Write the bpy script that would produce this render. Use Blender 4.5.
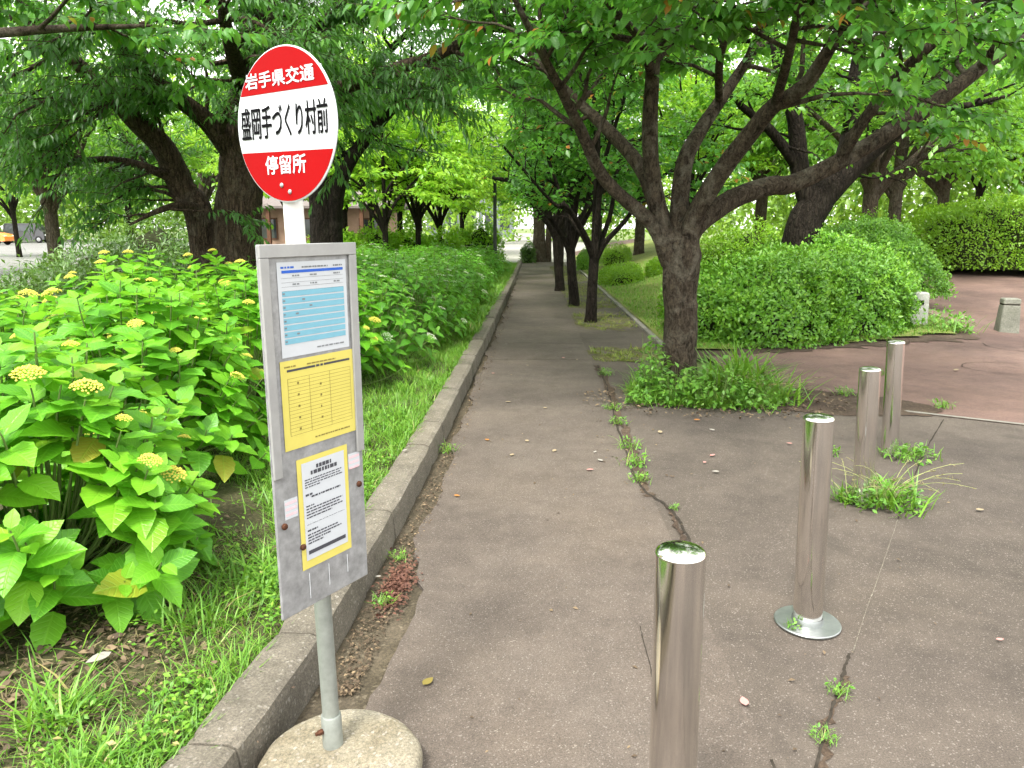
import bpy, math, random
import numpy as np
from mathutils import Vector, Matrix

for o in list(bpy.data.objects):
    bpy.data.objects.remove(o, do_unlink=True)
scene = bpy.context.scene
COL = scene.collection
R = math.radians
rng = np.random.default_rng(7)

# ------------------------------------------------------------------ camera, sky, sun, exposure
FPX, PITCH, EYE = 745.0, R(12.0), 1.6
YAW = math.atan(18 / 745 / math.cos(PITCH))
cam_d = bpy.data.cameras.new('camera')
cam_d.sensor_width = 36.0
cam_d.lens = 36.0 * FPX / 1024.0
cam_d.clip_start = 0.05
cam_d.clip_end = 2000.0
cam = bpy.data.objects.new('camera', cam_d)
cam.location = (0, 0, EYE)
cam.rotation_euler = (math.pi / 2 - PITCH, 0, YAW)
COL.objects.link(cam)
scene.camera = cam

SUN_EL, SUN_AZ = R(58), R(205)          # azimuth clockwise from +Y
world = bpy.data.worlds.new('World')
scene.world = world
world.use_nodes = True
wn = world.node_tree.nodes
wl = world.node_tree.links
wn.clear()
sky = wn.new('ShaderNodeTexSky')
sky.sky_type = 'NISHITA'
sky.sun_disc = False
sky.sun_elevation = SUN_EL
sky.sun_rotation = SUN_AZ
sky.dust_density = 3.0
sky.air_density = 1.0
hs = wn.new('ShaderNodeHueSaturation')   # thin white overcast: the blue is mostly veiled
hs.inputs['Saturation'].default_value = 0.22
hs.inputs['Value'].default_value = 1.0
wmix = wn.new('ShaderNodeMix')
wmix.data_type = 'RGBA'
wmix.inputs[0].default_value = 0.55
wmix.inputs[7].default_value = (8.8, 8.7, 8.5, 1)
bg = wn.new('ShaderNodeBackground')
bg.inputs['Strength'].default_value = 0.10
wo = wn.new('ShaderNodeOutputWorld')
wl.new(sky.outputs[0], hs.inputs['Color'])
wl.new(hs.outputs[0], wmix.inputs[6])
wl.new(wmix.outputs[2], bg.inputs['Color'])
wl.new(bg.outputs[0], wo.inputs[0])

sun_d = bpy.data.lights.new('sun', 'SUN')
sun_d.energy = 1.5
sun_d.angle = R(14)
sun_d.color = (1.0, 0.96, 0.88)
sun = bpy.data.objects.new('sun', sun_d)
sv = Vector((math.sin(SUN_AZ) * math.cos(SUN_EL), math.cos(SUN_AZ) * math.cos(SUN_EL), math.sin(SUN_EL)))
sun.rotation_euler = sv.to_track_quat('Z', 'Y').to_euler()
COL.objects.link(sun)

scene.view_settings.view_transform = 'Standard'
scene.view_settings.look = 'None'
scene.view_settings.exposure = 2.25
scene.view_settings.gamma = 1.0
scene.view_settings.use_curve_mapping = False
scene.render.engine = 'CYCLES'
scene.cycles.max_bounces = 5
scene.cycles.diffuse_bounces = 3
scene.cycles.glossy_bounces = 2
scene.cycles.transmission_bounces = 4
scene.cycles.transparent_max_bounces = 4
scene.cycles.use_denoising = True
scene.cycles.use_adaptive_sampling = True
scene.cycles.adaptive_threshold = 0.025
scene.cycles.caustics_reflective = False
scene.cycles.caustics_refractive = False

# ------------------------------------------------------------------ pixel -> place helpers
_f = np.array([-math.sin(YAW) * math.cos(PITCH), math.cos(YAW) * math.cos(PITCH), -math.sin(PITCH)])
_r = np.array([math.cos(YAW), math.sin(YAW), 0.0])
_u = np.cross(_r, _f)
CAM = np.array([0, 0, EYE])


def ray(x, y):
    return _f + _r * (x - 512) / FPX - _u * (y - 384) / FPX


def G(x, y, z=0.0):
    d = ray(x, y)
    return CAM + d * ((z - EYE) / d[2])


def D(x, y, dist):
    d = ray(x, y)
    return CAM + d * (dist / d[1])


def proj(P):
    v = np.asarray(P, float) - CAM
    w = v @ _f
    return 512 + FPX * (v @ _r) / w, 384 - FPX * (v @ _u) / w, w


# ------------------------------------------------------------------ materials
MATS = {}


def new_mat(name):
    m = bpy.data.materials.new(name)
    m.use_nodes = True
    m.node_tree.nodes.clear()
    MATS[name] = m
    return m, m.node_tree.nodes, m.node_tree.links


def bsdf_out(N, L, rough=0.8, spec=0.3, metal=0.0):
    b = N.new('ShaderNodeBsdfPrincipled')
    b.inputs['Roughness'].default_value = rough
    b.inputs['Specular IOR Level'].default_value = spec
    b.inputs['Metallic'].default_value = metal
    o = N.new('ShaderNodeOutputMaterial')
    L.new(b.outputs[0], o.inputs[0])
    return b, o


def noise(N, L, scale, detail=4.0, rough=0.6, vec=None, dist=0.0):
    n = N.new('ShaderNodeTexNoise')
    n.inputs['Scale'].default_value = scale
    n.inputs['Detail'].default_value = detail
    n.inputs['Roughness'].default_value = rough
    n.inputs['Distortion'].default_value = dist
    if vec is not None:
        L.new(vec, n.inputs['Vector'])
    return n


def ramp(N, L, src, stops):
    r = N.new('ShaderNodeValToRGB')
    e = r.color_ramp.elements
    while len(e) < len(stops):
        e.new(0.5)
    for i, (p, c) in enumerate(stops):
        e[i].position = p
        e[i].color = (*c, 1) if len(c) == 3 else c
    L.new(src, r.inputs[0])
    return r


def mixc(N, L, fac, a, b, mode='MIX'):
    m = N.new('ShaderNodeMix')
    m.data_type = 'RGBA'
    m.blend_type = mode
    for sock, v in ((m.inputs[0], fac), (m.inputs[6], a), (m.inputs[7], b)):
        if hasattr(v, 'is_linked') or hasattr(v, 'links'):
            L.new(v, sock)
        elif isinstance(v, (int, float)):
            sock.default_value = v
        else:
            sock.default_value = (*v, 1)
    return m.outputs[2]


def bump(N, L, b, src, strength=0.3, dist=0.01):
    bp = N.new('ShaderNodeBump')
    bp.inputs['Strength'].default_value = strength
    bp.inputs['Distance'].default_value = dist
    L.new(src, bp.inputs['Height'])
    L.new(bp.outputs[0], b.inputs['Normal'])
    return bp


def objco(N):
    return N.new('ShaderNodeTexCoord').outputs['Object']


def mat_plain(name, col, rough=0.6, spec=0.3, metal=0.0, var=0.12, scale=30.0, bmp=0.05):
    m, N, L = new_mat(name)
    b, o = bsdf_out(N, L, rough, spec, metal)
    co = objco(N)
    n = noise(N, L, scale, 5, 0.65, co)
    a = tuple(c * (1 - var) for c in col)
    c = tuple(min(1, c * (1 + var)) for c in col)
    r = ramp(N, L, n.outputs[0], [(0.3, a), (0.7, c)])
    L.new(r.outputs[0], b.inputs['Base Color'])
    if bmp:
        bump(N, L, b, n.outputs[0], bmp, 0.01)
    return m


def mat_ground(name, c_dark, c_mid, c_light, speck, speck_amt=0.35, big=0.5, rough=0.9, bmp=0.35, stain=None, fine=170.0):
    """Aggregate surface: large blotches, mid mottling, fine stone speckle."""
    m, N, L = new_mat(name)
    b, o = bsdf_out(N, L, rough, 0.25)
    co = objco(N)
    n1 = noise(N, L, big, 10, 0.72, co, 0.2)
    n2 = noise(N, L, 6.0, 6, 0.7, co)
    n3 = noise(N, L, fine, 5, 0.85, co)
    v = N.new('ShaderNodeTexVoronoi')
    v.inputs['Scale'].default_value = fine * 1.1
    L.new(co, v.inputs['Vector'])
    r1 = ramp(N, L, n1.outputs[0], [(0.3, c_dark), (0.5, c_mid), (0.72, c_light)])
    r2 = ramp(N, L, n2.outputs[0], [(0.3, (0.86, 0.86, 0.86)), (0.7, (1.1, 1.1, 1.1))])
    c = mixc(N, L, 1.0, r1.outputs[0], r2.outputs[0], 'MULTIPLY')
    r3 = ramp(N, L, n3.outputs[0], [(0.34, (0.45, 0.45, 0.45)), (0.5, (1, 1, 1)), (0.66, (1.65, 1.62, 1.58))])
    c = mixc(N, L, 0.9, c, r3.outputs[0], 'MULTIPLY')
    r4 = ramp(N, L, v.outputs['Color'], [(0.8, (0, 0, 0)), (0.9, (1, 1, 1))])
    mm = N.new('ShaderNodeMath')
    mm.operation = 'MULTIPLY'
    mm.inputs[1].default_value = speck_amt
    L.new(r4.outputs[0], mm.inputs[0])
    c = mixc(N, L, mm.outputs[0], c, speck)
    if stain:
        n5 = noise(N, L, 1.7, 10, 0.8, co, 0.2)
        r5 = ramp(N, L, n5.outputs[0], [(0.52, (0, 0, 0)), (0.66, (0.55, 0.55, 0.55))])
        c = mixc(N, L, r5.outputs[0], c, stain)
        n6 = noise(N, L, 0.33, 8, 0.7, co, 0.3)                  # broad worn and damp areas
        r6 = ramp(N, L, n6.outputs[0], [(0.34, (0.66, 0.66, 0.68)), (0.5, (1, 1, 1)), (0.66, (1.22, 1.2, 1.15))])
        c = mixc(N, L, 0.9, c, r6.outputs[0], 'MULTIPLY')
        n7 = noise(N, L, 14.0, 4, 0.8, co, 0.4)                  # scattered small dark spots
        r7 = ramp(N, L, n7.outputs[0], [(0.66, (1, 1, 1)), (0.74, (0.6, 0.58, 0.56))])
        c = mixc(N, L, 1.0, c, r7.outputs[0], 'MULTIPLY')
    L.new(c, b.inputs['Base Color'])
    bump(N, L, b, n3.outputs[0], bmp, 0.004)
    return m


def mat_leaf(name, dark, mid, light, trans, tfac=0.35, rough=0.38, spec=0.5, veins=False, per_object=False, autumn=None, astop=0.985):
    m, N, L = new_mat(name)
    b = N.new('ShaderNodeBsdfPrincipled')
    b.inputs['Roughness'].default_value = rough
    b.inputs['Specular IOR Level'].default_value = spec
    if per_object:
        src = N.new('ShaderNodeObjectInfo').outputs['Random']
    else:
        a = N.new('ShaderNodeAttribute')
        a.attribute_name = 'var'
        src = a.outputs['Fac']
    r = ramp(N, L, src, [(0.0, dark), (0.5, mid), (1.0, light)] if autumn is None else [(0.0, dark), (0.5, mid), (astop, light), (1.0, autumn)])
    c = r.outputs[0]
    t = N.new('ShaderNodeBsdfTranslucent')
    if veins:
        uv = N.new('ShaderNodeUVMap')
        uv.uv_map = 'UVMap'
        sep = N.new('ShaderNodeSeparateXYZ')
        L.new(uv.outputs[0], sep.inputs[0])

        def mth(op, a, bb=None):
            k = N.new('ShaderNodeMath')
            k.operation = op
            for s, vv in ((k.inputs[0], a), (k.inputs[1], bb)):
                if vv is None:
                    continue
                if isinstance(vv, (int, float)):
                    s.default_value = vv
                else:
                    L.new(vv, s)
            return k.outputs[0]
        ay = mth('ABSOLUTE', sep.outputs[1])
        ph = mth('MULTIPLY', mth('SUBTRACT', sep.outputs[0], mth('MULTIPLY', ay, 0.75)), 8.0)
        fr = mth('ABSOLUTE', mth('SUBTRACT', mth('FRACT', ph), 0.5))      # 0 at vein
        side = N.new('ShaderNodeMapRange')
        side.inputs['From Min'].default_value = 0.0
        side.inputs['From Max'].default_value = 0.16
        L.new(fr, side.inputs['Value'])
        midr = N.new('ShaderNodeMapRange')
        midr.inputs['From Min'].default_value = 0.004
        midr.inputs['From Max'].default_value = 0.03
        L.new(ay, midr.inputs['Value'])
        hgt = mth('MULTIPLY', side.outputs[0], midr.outputs[0])           # 0 in the vein grooves
        pale = tuple(min(1, x * 1.35 + 0.02) for x in light)
        inv = mth('MULTIPLY', mth('SUBTRACT', 1.0, hgt), 0.28)
        c = mixc(N, L, inv, c, pale)
        bp = N.new('ShaderNodeBump')
        bp.inputs['Strength'].default_value = 0.35
        bp.inputs['Distance'].default_value = 0.005
        L.new(hgt, bp.inputs['Height'])
        L.new(bp.outputs[0], b.inputs['Normal'])
    L.new(c, b.inputs['Base Color'])
    tm = mixc(N, L, 0.5, c, trans)
    L.new(tm, t.inputs['Color'])
    mx = N.new('ShaderNodeMixShader')
    mx.inputs[0].default_value = tfac
    o = N.new('ShaderNodeOutputMaterial')
    L.new(b.outputs[0], mx.inputs[1])
    L.new(t.outputs[0], mx.inputs[2])
    L.new(mx.outputs[0], o.inputs[0])
    return m


def mat_bark(name, dark, light, lichen=(0.25, 0.26, 0.2), horiz=False, moss=0.0):
    m, N, L = new_mat(name)
    b, o = bsdf_out(N, L, 0.92, 0.15)
    co = objco(N)
    mp = N.new('ShaderNodeMapping')
    mp.inputs['Scale'].default_value = (3.6, 3.6, 1.5) if horiz else (5, 5, 0.9)
    L.new(co, mp.inputs[0])
    n1 = noise(N, L, 6.0, 10, 0.75, mp.outputs[0], 1.2)
    n2 = noise(N, L, 4.0, 6, 0.7, co, 0.5)
    n3 = noise(N, L, 70.0, 4, 0.7, co)
    v = N.new('ShaderNodeTexVoronoi')
    v.feature = 'DISTANCE_TO_EDGE'
    v.inputs['Scale'].default_value = 7.0 if horiz else 4.0
    mp2 = N.new('ShaderNodeMapping')
    mp2.inputs['Scale'].default_value = (3.0, 3.0, 1.1) if horiz else (5, 5, 0.8)
    ad = N.new('ShaderNodeVectorMath')
    ad.operation = 'ADD'
    nd = noise(N, L, 5, 3, 0.6, co)
    L.new(co, ad.inputs[0])
    sc = N.new('ShaderNodeVectorMath')
    sc.operation = 'SCALE'
    sc.inputs['Scale'].default_value = 0.12
    L.new(nd.outputs['Color'], sc.inputs[0])
    L.new(sc.outputs[0], ad.inputs[1])
    L.new(ad.outputs[0], mp2.inputs[0])
    L.new(mp2.outputs[0], v.inputs['Vector'])
    rv = ramp(N, L, v.outputs['Distance'], [(0.0, (0.4, 0.4, 0.4)), (0.2, (1, 1, 1))])
    r1 = ramp(N, L, n1.outputs[0], [(0.38, dark), (0.6, light)])
    r2 = ramp(N, L, n2.outputs[0], [(0.5, (0, 0, 0)), (0.64, (0.8, 0.8, 0.8))])
    c = mixc(N, L, r2.outputs[0], r1.outputs[0], lichen)
    c = mixc(N, L, 0.3 if horiz else 0.6, c, rv.outputs[0], 'MULTIPLY')
    r3 = ramp(N, L, n3.outputs[0], [(0.3, (0.6, 0.6, 0.6)), (0.7, (1.3, 1.3, 1.3))])
    c = mixc(N, L, 1.0, c, r3.outputs[0], 'MULTIPLY')
    L.new(c, b.inputs['Base Color'])
    mm = N.new('ShaderNodeMath')
    mm.operation = 'ADD'
    L.new(n1.outputs[0], mm.inputs[0])
    L.new(rv.outputs[0], mm.inputs[1])
    bump(N, L, b, n1.outputs[0] if horiz else mm.outputs[0], 1.0, 0.04)
    return m


M_path = mat_ground('path_asphalt', (0.068, 0.056, 0.046), (0.091, 0.075, 0.062), (0.113, 0.095, 0.079), (0.27, 0.24, 0.21), 0.5, 0.6, stain=(0.058, 0.047, 0.038), fine=210)
M_plaza = mat_ground('plaza_asphalt', (0.056, 0.047, 0.038), (0.082, 0.068, 0.056), (0.110, 0.092, 0.075), (0.26, 0.23, 0.2), 0.5, 0.5, stain=(0.042, 0.035, 0.029), fine=190)
M_red = mat_ground('red_asphalt', (0.105, 0.068, 0.056), (0.14, 0.09, 0.075), (0.175, 0.118, 0.098), (0.3, 0.24, 0.2), 0.3, 0.5, stain=(0.085, 0.06, 0.05))
M_kerb = mat_ground('kerb_concrete', (0.09, 0.08, 0.062), (0.135, 0.12, 0.095), (0.18, 0.16, 0.13), (0.32, 0.3, 0.26), 0.6, 1.6, stain=(0.06, 0.055, 0.04), bmp=0.6, fine=120)
M_soil = mat_ground('soil', (0.035, 0.024, 0.017), (0.06, 0.042, 0.029), (0.095, 0.07, 0.049), (0.2, 0.16, 0.11), 0.4, 2.0, rough=1.0, bmp=0.9, fine=90)
M_gutter = mat_ground('gutter_dirt', (0.042, 0.034, 0.021), (0.068, 0.056, 0.037), (0.10, 0.082, 0.058), (0.2, 0.17, 0.12), 0.5, 3.0, rough=1.0, bmp=0.9, stain=(0.035, 0.03, 0.02), fine=80)
M_bed = mat_ground('bed_earth', (0.04, 0.034, 0.018), (0.055, 0.055, 0.024), (0.065, 0.08, 0.027), (0.16, 0.13, 0.08), 0.4, 1.5, rough=1.0, bmp=0.9, fine=60)
M_lawn = mat_ground('lawn_turf', (0.10, 0.125, 0.03), (0.135, 0.165, 0.04), (0.18, 0.19, 0.06), (0.2, 0.2, 0.08), 0.3, 0.8, rough=1.0, bmp=0.7, fine=50)
M_farground = mat_ground('far_ground', (0.09, 0.12, 0.04), (0.12, 0.16, 0.05), (0.16, 0.2, 0.07), (0.2, 0.2, 0.1), 0.2, 0.1, rough=1.0, bmp=0.3, fine=20)
M_pale = mat_ground('pale_paving', (0.19, 0.185, 0.165), (0.23, 0.225, 0.2), (0.27, 0.265, 0.24), (0.3, 0.3, 0.28), 0.2, 0.4, bmp=0.1, fine=40)
M_edging = mat_ground('edging_concrete', (0.14, 0.135, 0.115), (0.19, 0.18, 0.155), (0.24, 0.23, 0.2), (0.32, 0.31, 0.28), 0.4, 1.5, stain=(0.08, 0.08, 0.05), fine=110)
M_base = mat_ground('base_concrete', (0.15, 0.125, 0.08), (0.22, 0.195, 0.14), (0.27, 0.245, 0.19), (0.38, 0.35, 0.3), 0.6, 5.0, stain=(0.26, 0.175, 0.03), bmp=0.8, fine=110)
M_crack = mat_plain('crack_dirt', (0.036, 0.031, 0.025), 1.0, 0.05, var=0.4)
M_granite = mat_ground('pale_granite', (0.24, 0.25, 0.215), (0.32, 0.33, 0.295), (0.4, 0.41, 0.37), (0.5, 0.5, 0.48), 0.5, 3.0, stain=(0.16, 0.18, 0.12), fine=120)
M_granite2 = mat_ground('grey_granite', (0.12, 0.125, 0.095), (0.17, 0.172, 0.14), (0.22, 0.22, 0.185), (0.32, 0.32, 0.29), 0.5, 4.0, stain=(0.08, 0.09, 0.055), fine=120)

# ------------------------------------------------------------------ object helpers


def setp(o, label=None, cat=None, group=None, kind=None):
    if label:
        o['label'] = label
    if cat:
        o['category'] = cat
    if group:
        o['group'] = group
    if kind:
        o['kind'] = kind
    return o


def off(o):
    v = Vector((0, 0, 0))
    while o is not None:
        v += o.location
        o = o.parent
    return v


def thing(name, loc, label, cat, group=None):
    o = bpy.data.objects.new(name, None)
    o.empty_display_size = 0.1
    o.location = tuple(float(v) for v in loc)
    COL.objects.link(o)
    return setp(o, label, cat, group)


def make_mesh(name, V, F, mats, fmat=None, var=None, uv=None, smooth=False):
    me = bpy.data.meshes.new(name)
    V = np.asarray(V, np.float32)
    if isinstance(F, np.ndarray):
        n, k = F.shape
        me.vertices.add(len(V))
        me.vertices.foreach_set('co', V.ravel())
        me.loops.add(n * k)
        me.loops.foreach_set('vertex_index', F.astype(np.int32).ravel())
        me.polygons.add(n)
        me.polygons.foreach_set('loop_start', np.arange(0, n * k, k, dtype=np.int32))
        me.polygons.foreach_set('loop_total', np.full(n, k, np.int32))
        me.update(calc_edges=True)
    else:
        me.from_pydata([tuple(map(float, v)) for v in V], [], [tuple(int(i) for i in f) for f in F])
    if not isinstance(mats, (list, tuple)):
        mats = [mats]
    for m in mats:
        me.materials.append(m)
    if fmat is not None:
        me.polygons.foreach_set('material_index', np.asarray(fmat, np.int32))
    if var is not None:
        a = me.attributes.new('var', 'FLOAT', 'POINT')
        a.data.foreach_set('value', np.asarray(var, np.float32))
    if uv is not None:
        li = np.zeros(len(me.loops), np.int32)
        me.loops.foreach_get('vertex_index', li)
        u = me.uv_layers.new(name='UVMap')
        u.data.foreach_set('uv', np.asarray(uv, np.float32)[li].ravel())
    if smooth:
        me.polygons.foreach_set('use_smooth', np.ones(len(me.polygons), bool))
    me.update()
    return me


def put(name, me, parent=None, loc=None):
    o = bpy.data.objects.new(name, me)
    if loc is not None:
        o.location = loc
    o.parent = parent
    COL.objects.link(o)
    return o


def part(name, V, F, mats, parent=None, **kw):
    """Mesh given in world coordinates, stored relative to its thing."""
    V = np.asarray(V, float).reshape(-1, 3)
    if parent is not None:
        V = V - np.array(off(parent))
    return put(name, make_mesh(name, V, F, mats, **kw), parent)


class MB:
    def __init__(s):
        s.V, s.F, s.M, s.n = [], [], [], 0

    def add(s, V, F, m=0):
        V = np.asarray(V, float).reshape(-1, 3)
        s.V.append(V)
        for f in F:
            s.F.append(tuple(int(i) + s.n for i in f))
            s.M.append(m)
        s.n += len(V)
        return s

    def box(s, c, size, m=0, ux=(1, 0, 0), uy=(0, 1, 0), uz=(0, 0, 1), bev=0.0, taper=1.0):
        c = np.array(c, float)
        ux, uy, uz = (np.array(a, float) for a in (ux, uy, uz))
        hx, hy, hz = (x / 2 for x in size)
        if bev <= 0:
            P = [(-hx, -hy, -hz), (hx, -hy, -hz), (hx, hy, -hz), (-hx, hy, -hz),
                 (-hx * taper, -hy * taper, hz), (hx * taper, -hy * taper, hz), (hx * taper, hy * taper, hz), (-hx * taper, hy * taper, hz)]
            F = [(0, 3, 2, 1), (4, 5, 6, 7), (0, 1, 5, 4), (1, 2, 6, 5), (2, 3, 7, 6), (3, 0, 4, 7)]
        else:
            b = bev
            rings = []
            for zz, ins in ((-hz, b), (-hz + b, 0), (hz - b, 0), (hz, b)):
                t = 1 + (taper - 1) * (zz + hz) / (2 * hz)
                x, y = hx * t, hy * t
                i = ins
                rings.append([(-x + b, -y + i, zz), (x - b, -y + i, zz), (x - i, -y + b, zz), (x - i, y - b, zz),
                              (x - b, y - i, zz), (-x + b, y - i, zz), (-x + i, y - b, zz), (-x + i, -y + b, zz)])
            P = [p for r_ in rings for p in r_]
            F = [tuple(range(7, -1, -1)), tuple(range(24, 32))]
            for k in range(3):
                for i in range(8):
                    j = (i + 1) % 8
                    F.append((k * 8 + i, k * 8 + j, k * 8 + 8 + j, k * 8 + 8 + i))
        W = [c + ux * p[0] + uy * p[1] + uz * p[2] for p in P]
        return s.add(W, F, m)

    def lathe(s, prof, c=(0, 0, 0), seg=32, axis=(0, 0, 1), m=0, cap0=True, cap1=True):
        ax = np.array(axis, float)
        ax /= np.linalg.norm(ax)
        t = np.array((1, 0, 0)) if abs(ax[0]) < 0.9 else np.array((0, 1, 0))
        a = np.cross(ax, t)
        a /= np.linalg.norm(a)
        b = np.cross(ax, a)
        P = []
        for (r_, h) in prof:
            for i in range(seg):
                th = 2 * math.pi * i / seg
                P.append(np.array(c) + ax * h + (a * math.cos(th) + b * math.sin(th)) * r_)
        F = []
        k = len(prof)
        for j in range(k - 1):
            for i in range(seg):
                i2 = (i + 1) % seg
                F.append((j * seg + i, j * seg + i2, (j + 1) * seg + i2, (j + 1) * seg + i))
        if cap0:
            F.append(tuple(range(seg - 1, -1, -1)))
        if cap1:
            F.append(tuple((k - 1) * seg + i for i in range(seg)))
        return s.add(P, F, m)

    def tube(s, pts, rad, seg=8, m=0, rough=0.0, cap=True):
        V, F = tube_np(pts, rad, seg, rough)
        s.add(V, F.tolist(), m)
        if cap:
            k = len(V) // seg
            b0 = s.n - len(V)
            s.F.append(tuple(b0 + i for i in range(seg - 1, -1, -1)))
            s.F.append(tuple(b0 + (k - 1) * seg + i for i in range(seg)))
            s.M += [m, m]
        return s

    def build(s, name, mats, parent=None, smooth=False, **kw):
        V = np.concatenate(s.V)
        return part(name, V, s.F, mats, parent, fmat=s.M, smooth=smooth, **kw)


def smooth_by_angle(o, ang=40):
    me = o.data
    me.polygons.foreach_set('use_smooth', np.ones(len(me.polygons), bool))
    me.set_sharp_from_angle(angle=R(ang))


def catmull(P, k=4):
    P = np.asarray(P, float)
    if len(P) < 3:
        t = np.linspace(0, 1, k + 1)[:, None]
        return P[0] * (1 - t) + P[-1] * t
    Q = np.vstack([2 * P[0] - P[1], P, 2 * P[-1] - P[-2]])
    out = []
    for i in range(1, len(Q) - 2):
        p0, p1, p2, p3 = Q[i - 1], Q[i], Q[i + 1], Q[i + 2]
        for t in np.linspace(0, 1, k, endpoint=False):
            out.append(0.5 * (2 * p1 + (p2 - p0) * t + (2 * p0 - 5 * p1 + 4 * p2 - p3) * t * t + (3 * p1 - p0 - 3 * p2 + p3) * t ** 3))
    out.append(Q[-2])
    return np.array(out)


def tube_np(pts, rad, seg=8, rough=0.0):
    pts = np.asarray(pts, float)
    n = len(pts)
    rad = np.asarray(rad, float) * np.ones(n)
    T = np.gradient(pts, axis=0)
    T /= np.linalg.norm(T, axis=1)[:, None] + 1e-9
    a = np.cross(T[0], (0.3, 0.9, 0.1) if abs(T[0][2]) > 0.7 else (0, 0, 1))
    a /= np.linalg.norm(a) + 1e-9
    th = np.arange(seg) * 2 * math.pi / seg
    V = np.zeros((n, seg, 3))
    ph = rng.uniform(0, 6.28, 3)
    for i in range(n):
        a = a - T[i] * (a @ T[i])
        a /= np.linalg.norm(a) + 1e-9
        b = np.cross(T[i], a)
        rr = rad[i] * np.ones(seg)
        if rough:
            rr = rr * (1 + rough * (0.6 * np.sin(3 * th + ph[0] + i * 0.35) + 0.5 * np.sin(5 * th + ph[1] - i * 0.5) + rng.normal(0, 0.35, seg)))
        V[i] = pts[i] + rr[:, None] * (np.cos(th)[:, None] * a + np.sin(th)[:, None] * b)
    i = np.arange(n - 1)[:, None] * seg
    j = np.arange(seg)[None, :]
    j2 = (j + 1) % seg
    F = np.stack([i + j, i + j2, i + seg + j2, i + seg + j], -1).reshape(-1, 4)
    return V.reshape(-1, 3), F


def merge(parts_):
    """list of (V, F(n,4)) -> one."""
    Vs, Fs, n = [], [], 0
    for V, F in parts_:
        Vs.append(V)
        Fs.append(F + n)
        n += len(V)
    return np.concatenate(Vs), np.concatenate(Fs)


# ------------------------------------------------------------------ leaves
def leaf_template(rows, length=1.0, width=0.5, fold=0.12, bend=0.15, shape=None):
    """Leaf along +X, unit length; rows = stations between base and tip. Quads (tip/base as degenerate tris folded in)."""
    xs = np.linspace(0, 1, rows)
    if shape is None:
        def shape(x):
            return (np.sin(math.pi * x ** 0.8)) ** 0.9
    w = np.array([shape(x) for x in xs]) * width / 2
    V, UV = [], []
    for x, ww in zip(xs, w):
        z = -bend * x * x
        V += [(x * length, ww, z + fold * ww * 2), (x * length, 0, z), (x * length, -ww, z + fold * ww * 2)]
        UV += [(x, ww), (x, 0), (x, -ww)]
    T = []
    for i in range(rows - 1):
        a, b = i * 3, i * 3 + 3
        for s in (0, 1):
            q = (a + s, a + s + 1, b + s + 1, b + s)
            if w[i] < 1e-6:
                T.append((a + 1, q[2], q[3]))
            elif w[i + 1] < 1e-6:
                T.append((q[0], q[1], b + 1))
            else:
                T.append((q[0], q[1], q[2]))
                T.append((q[0], q[2], q[3]))
    return np.array(V, float), np.array(T, int), np.array(UV, float)


LEAF_NEAR = leaf_template(4, 1, 0.55, 0.15, 0.22)           # 8 triangles
LEAF_MID = leaf_template(3, 1, 0.58, 0.15, 0.2)             # 4 triangles
LEAF_NARROW = leaf_template(3, 1, 0.27, 0.15, 0.25)
LEAF_TINY = (np.array([(0, 0, 0), (0.45, 0.27, 0.06), (1, 0, -0.1), (0.45, -0.27, 0.06)], float), np.array([(0, 2, 1), (0, 3, 2)]), np.array([(0, 0), (0.45, 0.27), (1, 0), (0.45, -0.27)], float))


def serr(x):
    base = max(0.0, math.sin(math.pi * x ** 0.74)) ** 0.6 * (1 - 0.08 * x)
    if x > 0.72:
        base *= 1 - 0.45 * ((x - 0.72) / 0.28) ** 0.8
    return max(0.0, base)


def hydrangea_leaf(rows=9, width=0.66, bend=0.3, fold=0.16, teeth=True):
    V, T, UV = leaf_template(rows, 1, width, fold, bend, serr)
    if teeth:
        for i in range(1, rows - 1):
            k = 1.05 if i % 2 else 0.955
            for s in (0, 2):
                V[i * 3 + s, 1] *= k
                V[i * 3 + s, 2] += 0.012 * (1 if i % 2 else -1)
    return V, T, UV


def frames(Dv, Nv):
    x = Dv / (np.linalg.norm(Dv, axis=1)[:, None] + 1e-9)
    z = Nv - (Nv * x).sum(1)[:, None] * x
    z /= np.linalg.norm(z, axis=1)[:, None] + 1e-9
    y = np.cross(z, x)
    return np.stack([x, y, z], 2)          # columns


def leaves_mesh(name, tpl, P, Dv, Nv, S, mat, var, origin=(0, 0, 0)):
    V, T, UV = tpl
    n, k = len(P), len(V)
    Rm = frames(Dv, Nv)
    W = np.einsum('nij,kj->nki', Rm, V) * np.asarray(S)[:, None, None] + (P - np.asarray(origin))[:, None, :]
    F = (T[None] + (np.arange(n) * k)[:, None, None]).reshape(-1, 3)
    return make_mesh(name, W.reshape(-1, 3), F, mat, var=np.repeat(var, k), uv=np.tile(UV, (n, 1)))


def rand_unit(n):
    v = rng.normal(size=(n, 3))
    return v / np.linalg.norm(v, axis=1)[:, None]


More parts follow.
